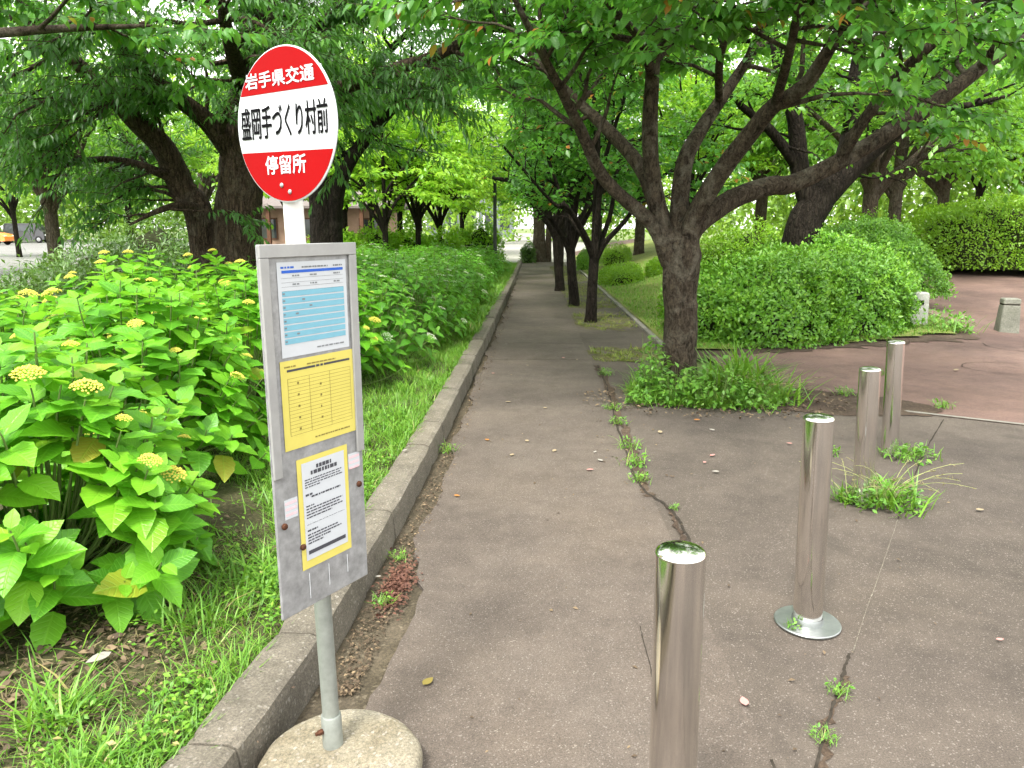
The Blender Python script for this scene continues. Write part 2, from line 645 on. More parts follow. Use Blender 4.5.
def grow(limbs, sec_gap=0.35, sec_len=(0.7, 1.6), twigs=14, twig_len=(0.3, 0.7), per_twig=16, leaf=0.085,
         droop=0.4, flat=0.5, start=0.3, up=0.15, zmin=None, keep=None, out_bias=0.5, seg_main=10, leafjit=0.25, twig_geo=True, spread=0.9, hang=0.35):
    """limbs: list of (points, radii, leafy_start or None). Returns wood (V,F) and leaf arrays P,D,N,S."""
    wood = []
    tw_o, tw_d, tw_l = [], [], []
    cen = np.mean([np.asarray(l[0])[0] for l in limbs], axis=0)
    for L in limbs:
        pts, rad = np.asarray(L[0], float), np.asarray(L[1], float)
        st = L[2] if len(L) > 2 else start
        C = catmull(pts, 5)
        rr = np.interp(np.linspace(0, 1, len(C)), np.linspace(0, 1, len(rad)), rad)
        sg = seg_main if rr[0] > 0.06 else 7
        wood.append(tube_np(C, rr, sg, 0.045))
        if st is None or st >= 1:
            continue
        segl = np.linalg.norm(np.diff(C, axis=0), axis=1)
        cum = np.concatenate([[0], np.cumsum(segl)])
        s = st * cum[-1]
        Tn = np.gradient(C, axis=0)
        Tn /= np.linalg.norm(Tn, axis=1)[:, None]
        while s < cum[-1]:
            i = min(np.searchsorted(cum, s), len(C) - 1)
            p, t = C[i], Tn[i]
            dirv = rand_unit(1)[0]
            dirv[2] *= flat
            dirv = dirv - t * (dirv @ t) * 0.7
            dirv /= np.linalg.norm(dirv) + 1e-9
            outw = p - cen
            outw[2] = 0
            outw /= np.linalg.norm(outw) + 1e-6
            d = dirv * spread + t * 0.5 + outw * out_bias * 0.4 + np.array((0, 0, up))
            d /= np.linalg.norm(d)
            ln = rng.uniform(*sec_len)
            k = 6
            tt = np.linspace(0, 1, k)[:, None]
            Q = p + d * ln * tt + np.array((0, 0, -1)) * droop * ln * 0.5 * tt ** 2 + np.cumsum(rng.normal(0, 0.03 * ln, (k, 3)), 0) * (tt > 0)
            if keep is not None and not keep(Q[-1:])[0]:
                s += sec_gap * 0.5
                continue
            r0 = min(rr[i] * 0.55, 0.012 + 0.014 * ln)
            wood.append(tube_np(Q, np.linspace(r0, 0.004, k), 5, 0.0))
            m = max(2, int(twigs * ln / np.mean(sec_len)))
            a = rng.uniform(0.12, 1.0, m) ** 0.8
            o = np.stack([np.interp(a, tt[:, 0], Q[:, c]) for c in range(3)], 1)
            dd = rand_unit(m)
            dd[:, 2] *= flat
            dd = dd * 0.9 + d * 0.75 + np.array((0, 0, 0.06))
            dd /= np.linalg.norm(dd, axis=1)[:, None]
            tw_o.append(o)
            tw_d.append(dd)
            tw_l.append(rng.uniform(*twig_len, m))
            s += sec_gap * rng.uniform(0.6, 1.4)
    O, Dd, Ln = np.concatenate(tw_o), np.concatenate(tw_d), np.concatenate(tw_l)
    if zmin is not None or keep is not None:
        E_ = O + Dd * Ln[:, None]
        ok = np.ones(len(O), bool)
        if zmin is not None:
            ok &= E_[:, 2] > zmin
        if keep is not None:
            ok &= keep(E_)
        O, Dd, Ln = O[ok], Dd[ok], Ln[ok]
    n = len(O)
    if twig_geo:
        # thin three-sided twigs, vectorised
        E1 = O + Dd * Ln[:, None] * 0.5 + np.array((0, 0, -0.03))
        E2 = O + Dd * Ln[:, None] + np.array((0, 0, -1)) * (droop * Ln * 0.35)[:, None]
        A = np.cross(Dd, (0, 0, 1.0))
        A /= np.linalg.norm(A, axis=1)[:, None] + 1e-9
        B = np.cross(Dd, A)
        ring = []
        for Cc, r_ in ((O, 0.005), (E1, 0.0035), (E2, 0.0015)):
            for th in (0, 2.094, 4.189):
                ring.append(Cc + r_ * (math.cos(th) * A + math.sin(th) * B))
        V = np.stack(ring, 1).reshape(-1, 3)
        f = []
        for k in range(2):
            for j in range(3):
                f.append((k * 3 + j, k * 3 + (j + 1) % 3, k * 3 + 3 + (j + 1) % 3, k * 3 + 3 + j))
        F = (np.array(f)[None] + (np.arange(n) * 9)[:, None, None]).reshape(-1, 4)
        wood.append((V, F))
    # leaves: alternate along the twig
    m = per_twig
    t = (np.arange(m) + 0.5) / m
    t = np.tile(t, (n, 1)) + rng.normal(0, 0.03, (n, m))
    t = np.clip(t, 0.05, 1.02)
    P = O[:, None] + Dd[:, None] * (Ln[:, None] * t)[..., None]
    P[..., 2] -= droop * 0.35 * Ln[:, None] * t ** 2
    side = np.cross(Dd, (0, 0, 1.0))
    side /= np.linalg.norm(side, axis=1)[:, None] + 1e-9
    sg = np.where(np.arange(m) % 2 == 0, 1.0, -1.0)[None, :, None]
    LD = Dd[:, None] * 0.65 + side[:, None] * sg * 0.75 + rng.normal(0, leafjit, (n, m, 3))
    LD[..., 2] -= hang + 0.25 * t
    LN = np.zeros((n, m, 3))
    LN[..., 2] = 1
    LN += side[:, None] * sg * 0.25 + rng.normal(0, 0.3, (n, m, 3))
    S = leaf * rng.uniform(0.65, 1.2, (n, m))
    P = P + LD / (np.linalg.norm(LD, axis=2)[..., None] + 1e-9) * 0.012
    V_, F_ = merge(wood)
    vt = np.clip(rng.normal(0.5, 0.2, n)[:, None] + rng.normal(0, 0.16, (n, m)), 0, 1)
    return (V_, F_), (P.reshape(-1, 3), LD.reshape(-1, 3), LN.reshape(-1, 3), S.reshape(-1), vt.reshape(-1))


def build_tree(name, base, limbs, label, bark, leafmat, tpl=LEAF_MID, group=None, single=0, single_mat=None, crownname='crown', sub=None, **kw):
    root = thing(name, base, label, 'tree', group)
    (V, F), (P, Dv, Nv, S, vt) = grow(limbs, **kw)
    part('trunk', V, F, bark, root, smooth=True)
    org = np.array(off(root))
    if single:
        x, y, w = proj(P)
        vis = (w > 0.3) & (x > 0) & (x < 1024) & (y > 0) & (y < 768)
        size = np.where(vis, S / np.maximum(w, 0.3), 0)
        idx = np.argsort(-size)[:single]
        idx = idx[size[idx] > 0]
        Vt, T, UV = tpl
        protos = [make_mesh('leaf', Vt * (1, 1, k) * (1, 0.9 + 0.1 * k, 1), T, single_mat, uv=UV) for k in (0.7, 1.0, 1.5)]
        Rm = frames(Dv[idx], Nv[idx])
        for q, i in enumerate(idx):
            o = bpy.data.objects.new('leaf', protos[q % 3])
            M = Matrix(Rm[q].tolist()).to_4x4()
            o.matrix_world = Matrix.Translation(P[i] - org) @ M @ Matrix.Scale(float(S[i]), 4)
            o.parent = root
            COL.objects.link(o)
        keepm = np.ones(len(P), bool)
        keepm[idx] = False
        P, Dv, Nv, S, vt = P[keepm], Dv[keepm], Nv[keepm], S[keepm], vt[keepm]
    me = leaves_mesh(crownname, tpl, P, Dv, Nv, S, leafmat, vt, org)
    o = put(crownname, me, root)
    o['kind'] = 'stuff'
    print(name, 'leaves', len(P), 'wood', len(F))
    return root


def copy_thing(root, loc, rotz=0.0, scale=1.0, label=None):
    r = root.copy()
    COL.objects.link(r)
    r.location = loc
    r.rotation_euler = (0, 0, rotz)
    r.scale = (scale, scale, scale) if not isinstance(scale, tuple) else scale
    if label:
        r['label'] = label
    for ch in list(root.children):
        c = ch.copy()
        COL.objects.link(c)
        c.parent = r
        for g in ch.children:
            d = g.copy()
            COL.objects.link(d)
            d.parent = c
    return r

# ================================================================== THE SETTING
def sm(a, b, x):
    t = np.clip((np.asarray(x, float) - a) / (b - a), 0, 1)
    return t * t * (3 - 2 * t)


def wob(x, y, k=1.0):
    return (np.sin(x * 2.1 * k + 1.3) * np.cos(y * 1.7 * k + 0.4) + 0.6 * np.sin(x * 4.3 * k + y * 3.1 * k) + 0.4 * np.cos(y * 6.7 * k - x * 5.2 * k)) / 2.0


def terr(x, y):
    """height of the right-hand ground: red path and lawn rise gently away from the plaza"""
    return 0.5 * sm(13, 24, y) * sm(4, 8, x) + 0.55 * sm(2.0, 5.0, x) * sm(10, 16, y) * (1 - sm(6, 8, x))


def bedh(x, y):
    return 0.115 + 0.10 * sm(1.0, 3.0, -np.asarray(x)) + 0.025 * wob(np.asarray(x), np.asarray(y), 1.6)


def grid(name, x0, x1, y0, y1, nx, ny, zf, mat, inside=None, parent=None):
    xs, ys = np.linspace(x0, x1, nx), np.linspace(y0, y1, ny)
    X, Y = np.meshgrid(xs, ys)
    Z = zf(X, Y) + np.zeros_like(X)
    V = np.stack([X, Y, Z], -1).reshape(-1, 3)
    i = (np.arange(ny - 1)[:, None] * nx + np.arange(nx - 1)[None]).ravel()
    F = np.stack([i, i + 1, i + nx + 1, i + nx], 1)
    if inside is not None:
        c = V[F].mean(1)
        F = F[inside(c[:, 0], c[:, 1])]
    return part(name, V, F, mat, parent, smooth=True)


def struct(o):
    o['kind'] = 'structure'
    return o


def sheet(name, poly, z, mat, parent=None, thick=0.0):
    n = len(poly)
    V = [(x, y, z) for x, y in poly]
    F = [tuple(range(n))]
    if thick:
        V += [(x, y, z - thick) for x, y in poly]
        for i in range(n):
            j = (i + 1) % n
            F.append((i, i + n, j + n, j))
    return part(name, V, F, mat, parent)


def ribbon(name, pts, w, z, mat, parent, jit=0.4):
    C = catmull(np.array([(p[0], p[1], 0) for p in pts]), 14)
    T = np.gradient(C, axis=0)
    T /= np.linalg.norm(T, axis=1)[:, None]
    Nn = np.stack([-T[:, 1], T[:, 0], T[:, 2] * 0], 1)
    C = C + Nn * np.cumsum(rng.normal(0, w * 0.35, len(C)))[:, None] * 0.5
    ww = w * (1 + jit * rng.normal(0, 1, (len(C), 2))).clip(0.15)
    A, B = C + Nn * ww[:, :1] / 2, C - Nn * ww[:, 1:] / 2
    V = np.stack([A, B], 1).reshape(-1, 3)
    V[:, 2] = z
    i = np.arange(len(C) - 1) * 2
    F = np.stack([i, i + 1, i + 3, i + 2], 1)
    o = part(name, V, F, mat, parent)
    return o


g = struct(sheet('ground', [(-400, -400), (400, -400), (400, 400), (-400, 400)], -0.07, M_farground))

# plaza to the right of the path, laid in panels
plaza = struct(sheet('plaza_pavement', [(0.72, -8), (16, -8), (16, -0.7), (4.05, 6.0), (3.25, 6.45), (2.3, 6.9), (1.9, 7.6), (1.82, 9), (1.82, 34), (0.72, 34)], 0.0, M_plaza))

# footpath with its broken left edge
ys = np.arange(-8, 34.01, 0.07)
xl = -0.56 + 0.022 * np.sin(ys * 3.1) + 0.018 * np.sin(ys * 7.7 + 1) + rng.normal(0, 0.009, len(ys)) + 0.10 * np.exp(-((ys - 2.95) / 0.28) ** 2) + 0.14 * sm(6, 20, ys)
path = struct(sheet('footpath', [(0.74, -8), (0.74, 34)] + [(float(a), float(b)) for a, b in zip(xl[::-1], ys[::-1])], 0.006, M_path, thick=0.03))
gut = struct(grid('gutter', -0.95, -0.30, -8, 34, 14, 400, lambda x, y: -0.012 + 0.008 * wob(x * 6, y * 5), M_gutter))

# red-brown path beyond the plaza, rising to the right
red = struct(grid('red_path', 2.2, 34, 0, 46, 130, 190, lambda x, y: terr(x, y) - 0.004, M_red,
                  inside=lambda x, y: (y > 6.43 - (x - 3.29) * 0.566 - 0.12) & (y > 6.2 - 0.56 * (x - 3.29)) & ((x > 2.4) | (y < 9.6))))
soilp = struct(grid('bare_soil', 1.55, 3.9, 5.75, 8.3, 110, 110, lambda x, y: 0.006 + 0.004 * wob(x * 3, y * 3), M_soil,
                    inside=lambda x, y: ((x - 2.55) / 1.08) ** 2 + ((y - (6.85 - 0.25 * (x - 2.55))) / 0.52) ** 2 + 0.18 * wob(x * 4, y * 4) < 1))
soilh = struct(grid('hedge_soil', 2.0, 8.2, 8.6, 16, 160, 190, lambda x, y: terr(x, y) + 0.004 + 0.003 * wob(x * 3, y * 3), M_soil,
                    inside=lambda x, y: (y > 9.25 + 0.36 * (x - 2.3) + 0.16 * wob(x * 3, y * 3)) & (x < 6.5 + 0.2 * wob(x * 2, y * 2) + 0.2 * (y - 11))))
# white edging strip between plaza and red path
e = MB()
p0, p1 = np.array((3.3, 6.39)), np.array((12.0, 1.46))
dv = (p1 - p0) / np.linalg.norm(p1 - p0)
edging = struct(part('concrete_edging', *(lambda: (np.array([(3.3, 6.40, 0.01), (12, 1.47, 0.01), (12, 1.53, 0.01), (3.3, 6.46, 0.01)]), np.array([[0, 1, 2, 3]])))(), M_edging))

lawn = struct(grid('lawn', 1.86, 9, 8.6, 40, 60, 150, lambda x, y: terr(x, y) + 0.03 + 0.015 * wob(x, y), M_lawn,
                   inside=lambda x, y: (x < 6.2 + 0.12 * (y - 10)) & (y > 9.6 + 0.36 * (x - 2.3))))
# lawn edging kerb: concrete blocks
ed = struct(part('lawn_edging', [(1.79, 8.6, -0.03), (1.80, 8.6, -0.03), (1.80, 34, -0.03)], np.array([[0, 1, 2]]), M_edging))
blk = MB()
blk.box((0, 0, 0), (0.08, 0.986, 0.10), bev=0.01)
me_blk = make_mesh('edging_block', np.concatenate(blk.V), blk.F, M_edging)
for k in range(25):
    o = put('edging_block', me_blk, ed, (1.80 + rng.normal(0, 0.004), 9.1 + k, -0.012 + rng.normal(0, 0.004)))
    o.rotation_euler = (0, rng.normal(0, 0.02), rng.normal(0, 0.006))

# raised planting bed on the left, held by a kerb of concrete stones
bed = struct(grid('planting_bed', -9.5, -0.86, -6, 25, 80, 220, bedh, M_bed))
M_carpark = mat_ground('car_park_asphalt', (0.13, 0.13, 0.12), (0.17, 0.17, 0.16), (0.21, 0.21, 0.2), (0.3, 0.3, 0.28), 0.2, 0.4, bmp=0.1, fine=40)
parking = struct(sheet('car_park', [(-120, 20), (-9.4, 20), (-9.4, 24.9), (-0.62, 24.9), (-0.5, 34), (-4.5, 34.01), (-6, 100), (-120, 100)], 0.02, M_carpark))
farroad = struct(sheet('road', [(-4.5, 34), (60, 34), (60, 38), (6, 38), (3.0, 160), (-6, 160)], -0.002, M_pale))


def kerb_x(y):
    return np.interp(y, [-6, 0.5, 1.3, 1.9, 2.4, 3.4, 5.4, 9, 14, 20, 32], [-1.3, -1.05, -0.90, -0.80, -0.745, -0.70, -0.645, -0.59, -0.53, -0.46, -0.36])


kerb = struct(part('kerb', [(-0.85, -3, -0.02), (-0.84, -3, -0.02), (-0.45, 32, -0.02)], np.array([[0, 1, 2]]), M_kerb))
prof = [(0.0, -0.06), (-0.012, 0.11), (-0.018, 0.138), (-0.045, 0.152), (-0.165, 0.155), (-0.182, 0.146), (-0.19, 0.10), (-0.19, -0.06)]
y = -2.95
while y < 32:
    ln = 0.6
    n = 7
    V = []
    dz, dx = rng.normal(0, 0.003), rng.normal(0, 0.003)
    for i in range(n):
        yy = y + 0.004 + (ln - 0.008) * i / (n - 1)
        xx = kerb_x(yy)
        ins = 0.006 if i in (0, n - 1) else 0.0
        for (a, b) in prof:
            V.append((xx + dx + a - (ins if a > -0.1 else -ins) + rng.normal(0, 0.0012), yy, b + dz - (ins if b > 0.1 else 0) + rng.normal(0, 0.0012)))
    k = len(prof)
    F = []
    for i in range(n - 1):
        for j in range(k - 1):
            F.append((i * k + j, (i + 1) * k + j, (i + 1) * k + j + 1, i * k + j + 1))
    F.append(tuple(range(k)))
    F.append(tuple((n - 1) * k + j for j in range(k - 1, -1, -1)))
    part('kerb_stone', V, F, M_kerb, kerb)
    y += ln

# cracks and panel joints in the paving
def gp(*pix):
    return [tuple(G(a, b)[:2]) for a, b in pix]
ribbon('crack_soil', gp((598, 366), (610, 400), (622, 440), (640, 485), (650, 498)), 0.055, 0.0085, M_soil, path, 0.7)
ribbon('crack_soil', gp((668, 508), (684, 535), (697, 568)), 0.022, 0.0085, M_soil, path, 0.7)
ribbon('crack_soil', gp((816, 775), (832, 715), (845, 676)), 0.022, 0.0035, M_soil, plaza, 0.8)
ribbon('crack', gp((598, 366), (610, 400), (622, 440), (640, 485), (668, 508), (684, 535), (700, 575)), 0.014, 0.0105, M_crack, path)
ribbon('crack', gp((640, 628), (650, 665), (656, 700)), 0.004, 0.0105, M_crack, path)
ribbon('joint', gp((812, 790), (832, 715), (842, 684), (852, 655)), 0.009, 0.005, M_crack, plaza, 0.6)
ribbon('joint', gp((852, 655), (868, 606), (885, 560), (898, 520)), 0.003, 0.005, M_kerb, plaza, 0.6)
ribbon('joint', gp((898, 520), (912, 485), (930, 445), (944, 420)), 0.007, 0.005, M_crack, plaza, 0.5)
ribbon('crack', [(0.74, 2.0), (0.735, 0.9), (0.745, -0.5), (0.74, -4)], 0.008, 0.0105, M_crack, path)
th = np.linspace(0, 6.5, 14)
cc = G(1005, 368)
ribbon('patch_joint', [(cc[0] + 0.42 * math.cos(t), cc[1] + 0.36 * math.sin(t)) for t in th], 0.012, 0.004, M_soil, red, 0.4)
ribbon('crack', gp((980, 330), (985, 345), (1024, 352)), 0.01, 0.004, M_crack, red)
# transverse joints of the footpath
for yy in (8.9, 10.2, 13.1, 16.4, 20.5):
    ribbon('joint', [(-0.5, yy), (0.1, yy + 0.03), (0.73, yy - 0.02)], 0.012, 0.0105, M_crack, path)
# dark squares of old asphalt and mossy pits in the tree strip
M_moss = mat_ground('moss_pit', (0.045, 0.045, 0.022), (0.08, 0.08, 0.03), (0.13, 0.115, 0.05), (0.2, 0.15, 0.07), 0.5, 3.0, rough=1.0, bmp=0.9, fine=60)
for (ya, yb) in ((8.75, 10.0), (11.5, 14.0), (14.6, 16.2), (17.4, 21.0), (22.0, 26.0), (27, 31)):
    struct(grid('mossy_tree_pit', 0.66, 1.74, ya, yb, 44, 70, lambda x, y: 0.002 + 0.007 * wob(x * 5, y * 5), M_moss,
                inside=lambda x, y: np.abs((x - 1.24) / 0.56) ** 3 + np.abs((y - (ya + yb) / 2) / ((yb - ya) / 2)) ** 3 + 0.35 * wob(x * 4, y * 4) + 0.2 * wob(x * 11, y * 9) < 0.75))

# ================================================================== TREES
M_bark = mat_bark('cherry_bark', (0.016, 0.012, 0.008), (0.11, 0.085, 0.06), (0.17, 0.15, 0.115), horiz=True)
M_bark2 = mat_bark('rough_bark', (0.009, 0.007, 0.005), (0.034, 0.026, 0.019), (0.045, 0.038, 0.028))
M_bark4 = mat_bark('brown_bark', (0.022, 0.015, 0.009), (0.12, 0.087, 0.058), (0.13, 0.11, 0.08))
M_bark3 = mat_bark('pale_bark', (0.05, 0.038, 0.026), (0.12, 0.095, 0.068), (0.14, 0.125, 0.095))
L_cherry = mat_leaf('cherry_leaf', (0.04, 0.145, 0.02), (0.068, 0.22, 0.028), (0.125, 0.32, 0.036), (0.24, 0.58, 0.05), 0.5, autumn=(0.42, 0.14, 0.03))
L_cherry1 = mat_leaf('cherry_leaf_single', (0.045, 0.155, 0.022), (0.07, 0.23, 0.03), (0.12, 0.31, 0.04), (0.28, 0.5, 0.05), 0.40, veins=True, per_object=True)
L_dark = mat_leaf('narrow_leaf', (0.03, 0.10, 0.016), (0.055, 0.165, 0.024), (0.105, 0.26, 0.034), (0.16, 0.42, 0.04), 0.45)
L_maple = mat_leaf('maple_leaf', (0.13, 0.33, 0.02), (0.22, 0.46, 0.03), (0.34, 0.56, 0.045), (0.5, 0.75, 0.06), 0.52)
L_mid = mat_leaf('midgreen_leaf', (0.065, 0.19, 0.018), (0.105, 0.28, 0.024), (0.175, 0.38, 0.034), (0.3, 0.58, 0.045), 0.48)
L_far = mat_leaf('far_leaf', (0.10, 0.22, 0.02), (0.19, 0.35, 0.03), (0.31, 0.48, 0.05), (0.34, 0.52, 0.06), 0.4)

# --- the near cherry beside the plaza
Y0 = 7.28
bx = G(676, 388)
def PX(*seq):
    return [D(a, b, c) for a, b, c in seq]
fork = D(676, 262, Y0)
limbs = [
    ([(bx[0] + 0.01, Y0, -0.08), (bx[0], Y0, 0.06), (bx[0], Y0, 0.3), (bx[0] + 0.005, Y0, 0.7), D(679, 290, Y0), D(682, 256, Y0), D(684, 236, Y0)], [0.25, 0.2, 0.17, 0.16, 0.165, 0.185, 0.15], None),
    (PX((672, 262, 7.26), (653, 225, 7.2), (606, 181, 7.05), (581, 131, 6.8), (560, 88, 6.5), (535, 40, 6.2), (505, -20, 5.8)), [0.109, 0.071, 0.060, 0.050, 0.038, 0.029, 0.017], 0.42),
    (PX((672, 250, 7.3), (655, 200, 7.4), (641, 168, 7.55), (612, 134, 7.8), (559, 84, 8.2), (520, 40, 8.6), (490, -20, 9.0)), [0.101, 0.084, 0.071, 0.063, 0.046, 0.034, 0.017], 0.4),
    (PX((674, 255, 7.28), (660, 215, 7.25), (652, 172, 7.2), (650, 125, 7.1), (652, 78, 7.0), (657, 0, 6.9), (668, -110, 6.8), (690, -200, 6.8)), [0.101, 0.084, 0.076, 0.071, 0.063, 0.055, 0.042, 0.025], 0.45),
    (PX((680, 255, 7.28), (678, 225, 7.3), (684, 165, 7.45), (700, 131, 7.6), (722, 98, 7.8), (760, 40, 8.2), (800, -30, 8.6), (840, -90, 9.0)), [0.109, 0.092, 0.084, 0.071, 0.059, 0.046, 0.034, 0.017], 0.42),
    (PX((684, 255, 7.25), (692, 222, 7.2), (719, 175, 7.0), (750, 134, 6.8), (775, 105, 6.6), (805, 85, 6.4), (838, 34, 6.1), (870, -20, 5.8), (900, -90, 5.5)), [0.109, 0.092, 0.084, 0.076, 0.067, 0.059, 0.046, 0.034, 0.017], 0.4),
    (PX((684, 255, 7.28), (694, 228, 7.3), (731, 200, 7.4), (770, 186, 7.5), (791, 184, 7.55), (838, 162, 7.6), (916, 116, 7.7), (979, 69, 7.8), (1024, 34, 7.9), (1090, -20, 8.0)), [0.118, 0.101, 0.097, 0.092, 0.088, 0.084, 0.080, 0.071, 0.063, 0.034], 0.45),
    (PX((838, 162, 7.6), (863, 122, 7.4), (894, 81, 7.2), (922, 53, 7.0), (960, 19, 6.8), (1000, -30, 6.6)), [0.059, 0.055, 0.050, 0.046, 0.038, 0.021], 0.25),
    (PX((979, 69, 7.8), (1000, 40, 7.4), (1020, -5, 7.0), (1030, -60, 6.6)), [0.050, 0.042, 0.034, 0.017], 0.2),
    # boughs that reach out over the plaza and the path, towards the camera
    (PX((652, 78, 7.0), (640, 40, 6.3), (610, 5, 5.6), (585, -30, 5.0)), [0.042, 0.034, 0.025, 0.013], 0.15),
    (PX((775, 105, 6.6), (790, 50, 5.9), (800, 0, 5.2), (810, -50, 4.7)), [0.042, 0.034, 0.025, 0.013], 0.2),
    (PX((719, 103, 7.8), (720, 60, 6.9), (730, 25, 6.0), (735, -20, 5.3)), [0.042, 0.034, 0.025, 0.013], 0.2),
]


def upper(c, z0, n, reach, z1, r0, seed, sx=1.0):
    """boughs of the upper crown, radiating from the leader"""
    g_ = np.random.default_rng(seed)
    out = []
    for i in range(n):
        a = 2 * math.pi * (i + g_.uniform(-0.3, 0.3)) / n
        rc = reach * g_.uniform(0.75, 1.1)
        z_ = z1 + g_.uniform(-0.5, 0.6)
        s = np.array((c[0], c[1], z0 + g_.uniform(-0.2, 0.4)))
        e_ = np.array((c[0] + math.cos(a) * rc * sx, c[1] + math.sin(a) * rc, z_))
        m1 = s + (e_ - s) * (0.4, 0.4, 0.55) + g_.normal(0, 0.12, 3)
        out.append(([s, m1, s + (e_ - s) * (0.75, 0.75, 0.85), e_], [r0, r0 * 0.75, r0 * 0.45, 0.02], 0.12))
    return out


limbs += upper(D(657, -20, 6.9), 3.7, 8, 3.4, 5.3, 0.055, 3)
build_tree('cherry_tree', (bx[0], Y0, 0), limbs, 'large spreading cherry tree with forked trunk in a weedy pit beside the plaza', M_bark, L_cherry, LEAF_NEAR,
           single=290, single_mat=L_cherry1, sec_gap=0.22, sec_len=(0.6, 1.3), twigs=12, twig_len=(0.25, 0.55), per_twig=11, leaf=0.105, droop=0.35, flat=0.45, up=0.1,
           keep=lambda E: (E[:, 2] > 2.5 + 0.04 * (7.3 - E[:, 1]) + 0.42 * np.sin(E[:, 0] * 2.6 + 1) * np.sin(E[:, 1] * 2.1)) & (E[:, 1] > 3.6), hang=0.5)

# --- cherry outside the frame on the left whose bough hangs into view
b0 = np.array((-6.0, 5.2, 0.2))
limbs = [
    ([b0 + (0, 0, -0.1), b0 + (0, 0, 0.8), b0 + (0.1, 0.05, 1.7)], [0.24, 0.2, 0.2], None),
    ([b0 + (0.1, 0.05, 1.6), b0 + (0.6, 0.3, 2.3), b0 + (1.3, 0.8, 2.75), b0 + (2.0, 1.2, 2.95), b0 + (2.8, 1.5, 3.05)], [0.1, 0.08, 0.05, 0.035, 0.015], 0.25),
    ([b0 + (0.1, 0.05, 1.6), b0 + (0.3, 0.8, 2.6), b0 + (0.6, 1.7, 3.3), b0 + (1.2, 2.6, 3.7), b0 + (1.9, 3.4, 3.9)], [0.12, 0.1, 0.07, 0.05, 0.02], 0.3),
    ([b0 + (0.1, 0.05, 1.6), b0 + (-0.5, 0.2, 2.6), b0 + (-1.3, 0.4, 3.4), b0 + (-2, 0.5, 3.9)], [0.12, 0.1, 0.06, 0.02], 0.3),
    ([b0 + (0.1, 0.05, 1.6), b0 + (0.2, 0.0, 2.8), b0 + (0.5, -0.1, 3.9), b0 + (0.9, -0.1, 4.8)], [0.12, 0.1, 0.07, 0.02], 0.4),
]
build_tree('cherry_tree', b0, limbs, 'cherry bough with large bright leaves hanging in at the upper left corner', M_bark, L_cherry, LEAF_NEAR,
           single=150, single_mat=L_cherry1, sec_gap=0.2, sec_len=(0.5, 1.2), twigs=11, twig_len=(0.25, 0.5), per_twig=11, leaf=0.11, droop=0.4, flat=0.4, zmin=2.5, hang=0.5)

# --- big dark tree with two stems behind the hydrangeas
by = 9.4
bz = 0.2
b1 = np.array(D(236, 262, by)); b1[2] = bz
limbs = [
    ([b1 + (0, 0, -0.1), b1 + (0, 0, 0.5), D(238, 215, by), D(240, 185, by), D(243, 140, by), D(250, 80, by), D(262, 0, by), D(275, -90, by), D(290, -180, by)], [0.42, 0.33, 0.28, 0.265, 0.25, 0.2, 0.16, 0.12, 0.05], 0.45),
    ([b1 + (-0.34, 0.0, -0.1), b1 + (-0.36, 0.0, 0.4), D(199, 215, by), D(183, 190, by), D(165, 150, by - .2), D(140, 125, by - .4), D(100, 85, by - .7), D(50, 40, by - 1.0), D(0, 10, by - 1.2)], [0.26, 0.2, 0.17, 0.16, 0.14, 0.12, 0.09, 0.06, 0.03], 0.4),
    (PX((240, 165, by), (205, 120, by - .4), (160, 85, by - .9), (120, 45, by - 1.3), (90, 0, by - 1.6)), [0.13, 0.11, 0.085, 0.06, 0.02], 0.15),
    (PX((243, 140, by), (280, 105, by - .2), (335, 90, by - .3), (392, 70, by - .4), (440, 54, by - .5), (484, 30, by - .6), (530, 5, by - .7)), [0.13, 0.1, 0.085, 0.07, 0.06, 0.045, 0.02], 0.12),
    (PX((250, 100, by), (235, 60, by - .8), (225, 20, by - 1.5), (215, -30, by - 2.0)), [0.12, 0.09, 0.06, 0.02], 0.15),
    (PX((250, 80, by), (300, 40, by + .3), (350, 5, by + .6), (400, -40, by + .8)), [0.12, 0.09, 0.06, 0.02], 0.15),
    (PX((205, 210, by), (180, 205, by - .4), (155, 212, by - .7), (130, 225, by - 1.0)), [0.06, 0.045, 0.03, 0.012], 0.1),
    (PX((195, 190, by), (140, 165, by - .3), (90, 160, by - .6), (30, 175, by - .8)), [0.07, 0.05, 0.035, 0.012], 0.1),
]
build_tree('broadleaf_tree', b1, limbs, 'massive dark tree with two thick stems and drooping narrow leaves behind the bus stop sign', M_bark4, L_dark, LEAF_NARROW,
           sec_gap=0.14, sec_len=(0.7, 1.5), twigs=16, twig_len=(0.3, 0.7), per_twig=16, leaf=0.12, droop=0.8, flat=0.45, up=0.05,
           keep=lambda E: (E[:, 2] > 1.45 + 0.6 * (E[:, 0] < -5.5)) & ~((np.abs(E[:, 0] - b1[0] + 0.15 - 0.11 * (E[:, 1] - 9.4)) < 0.62) & (E[:, 2] < 2.75) & (E[:, 1] < 9.6)), hang=0.75)

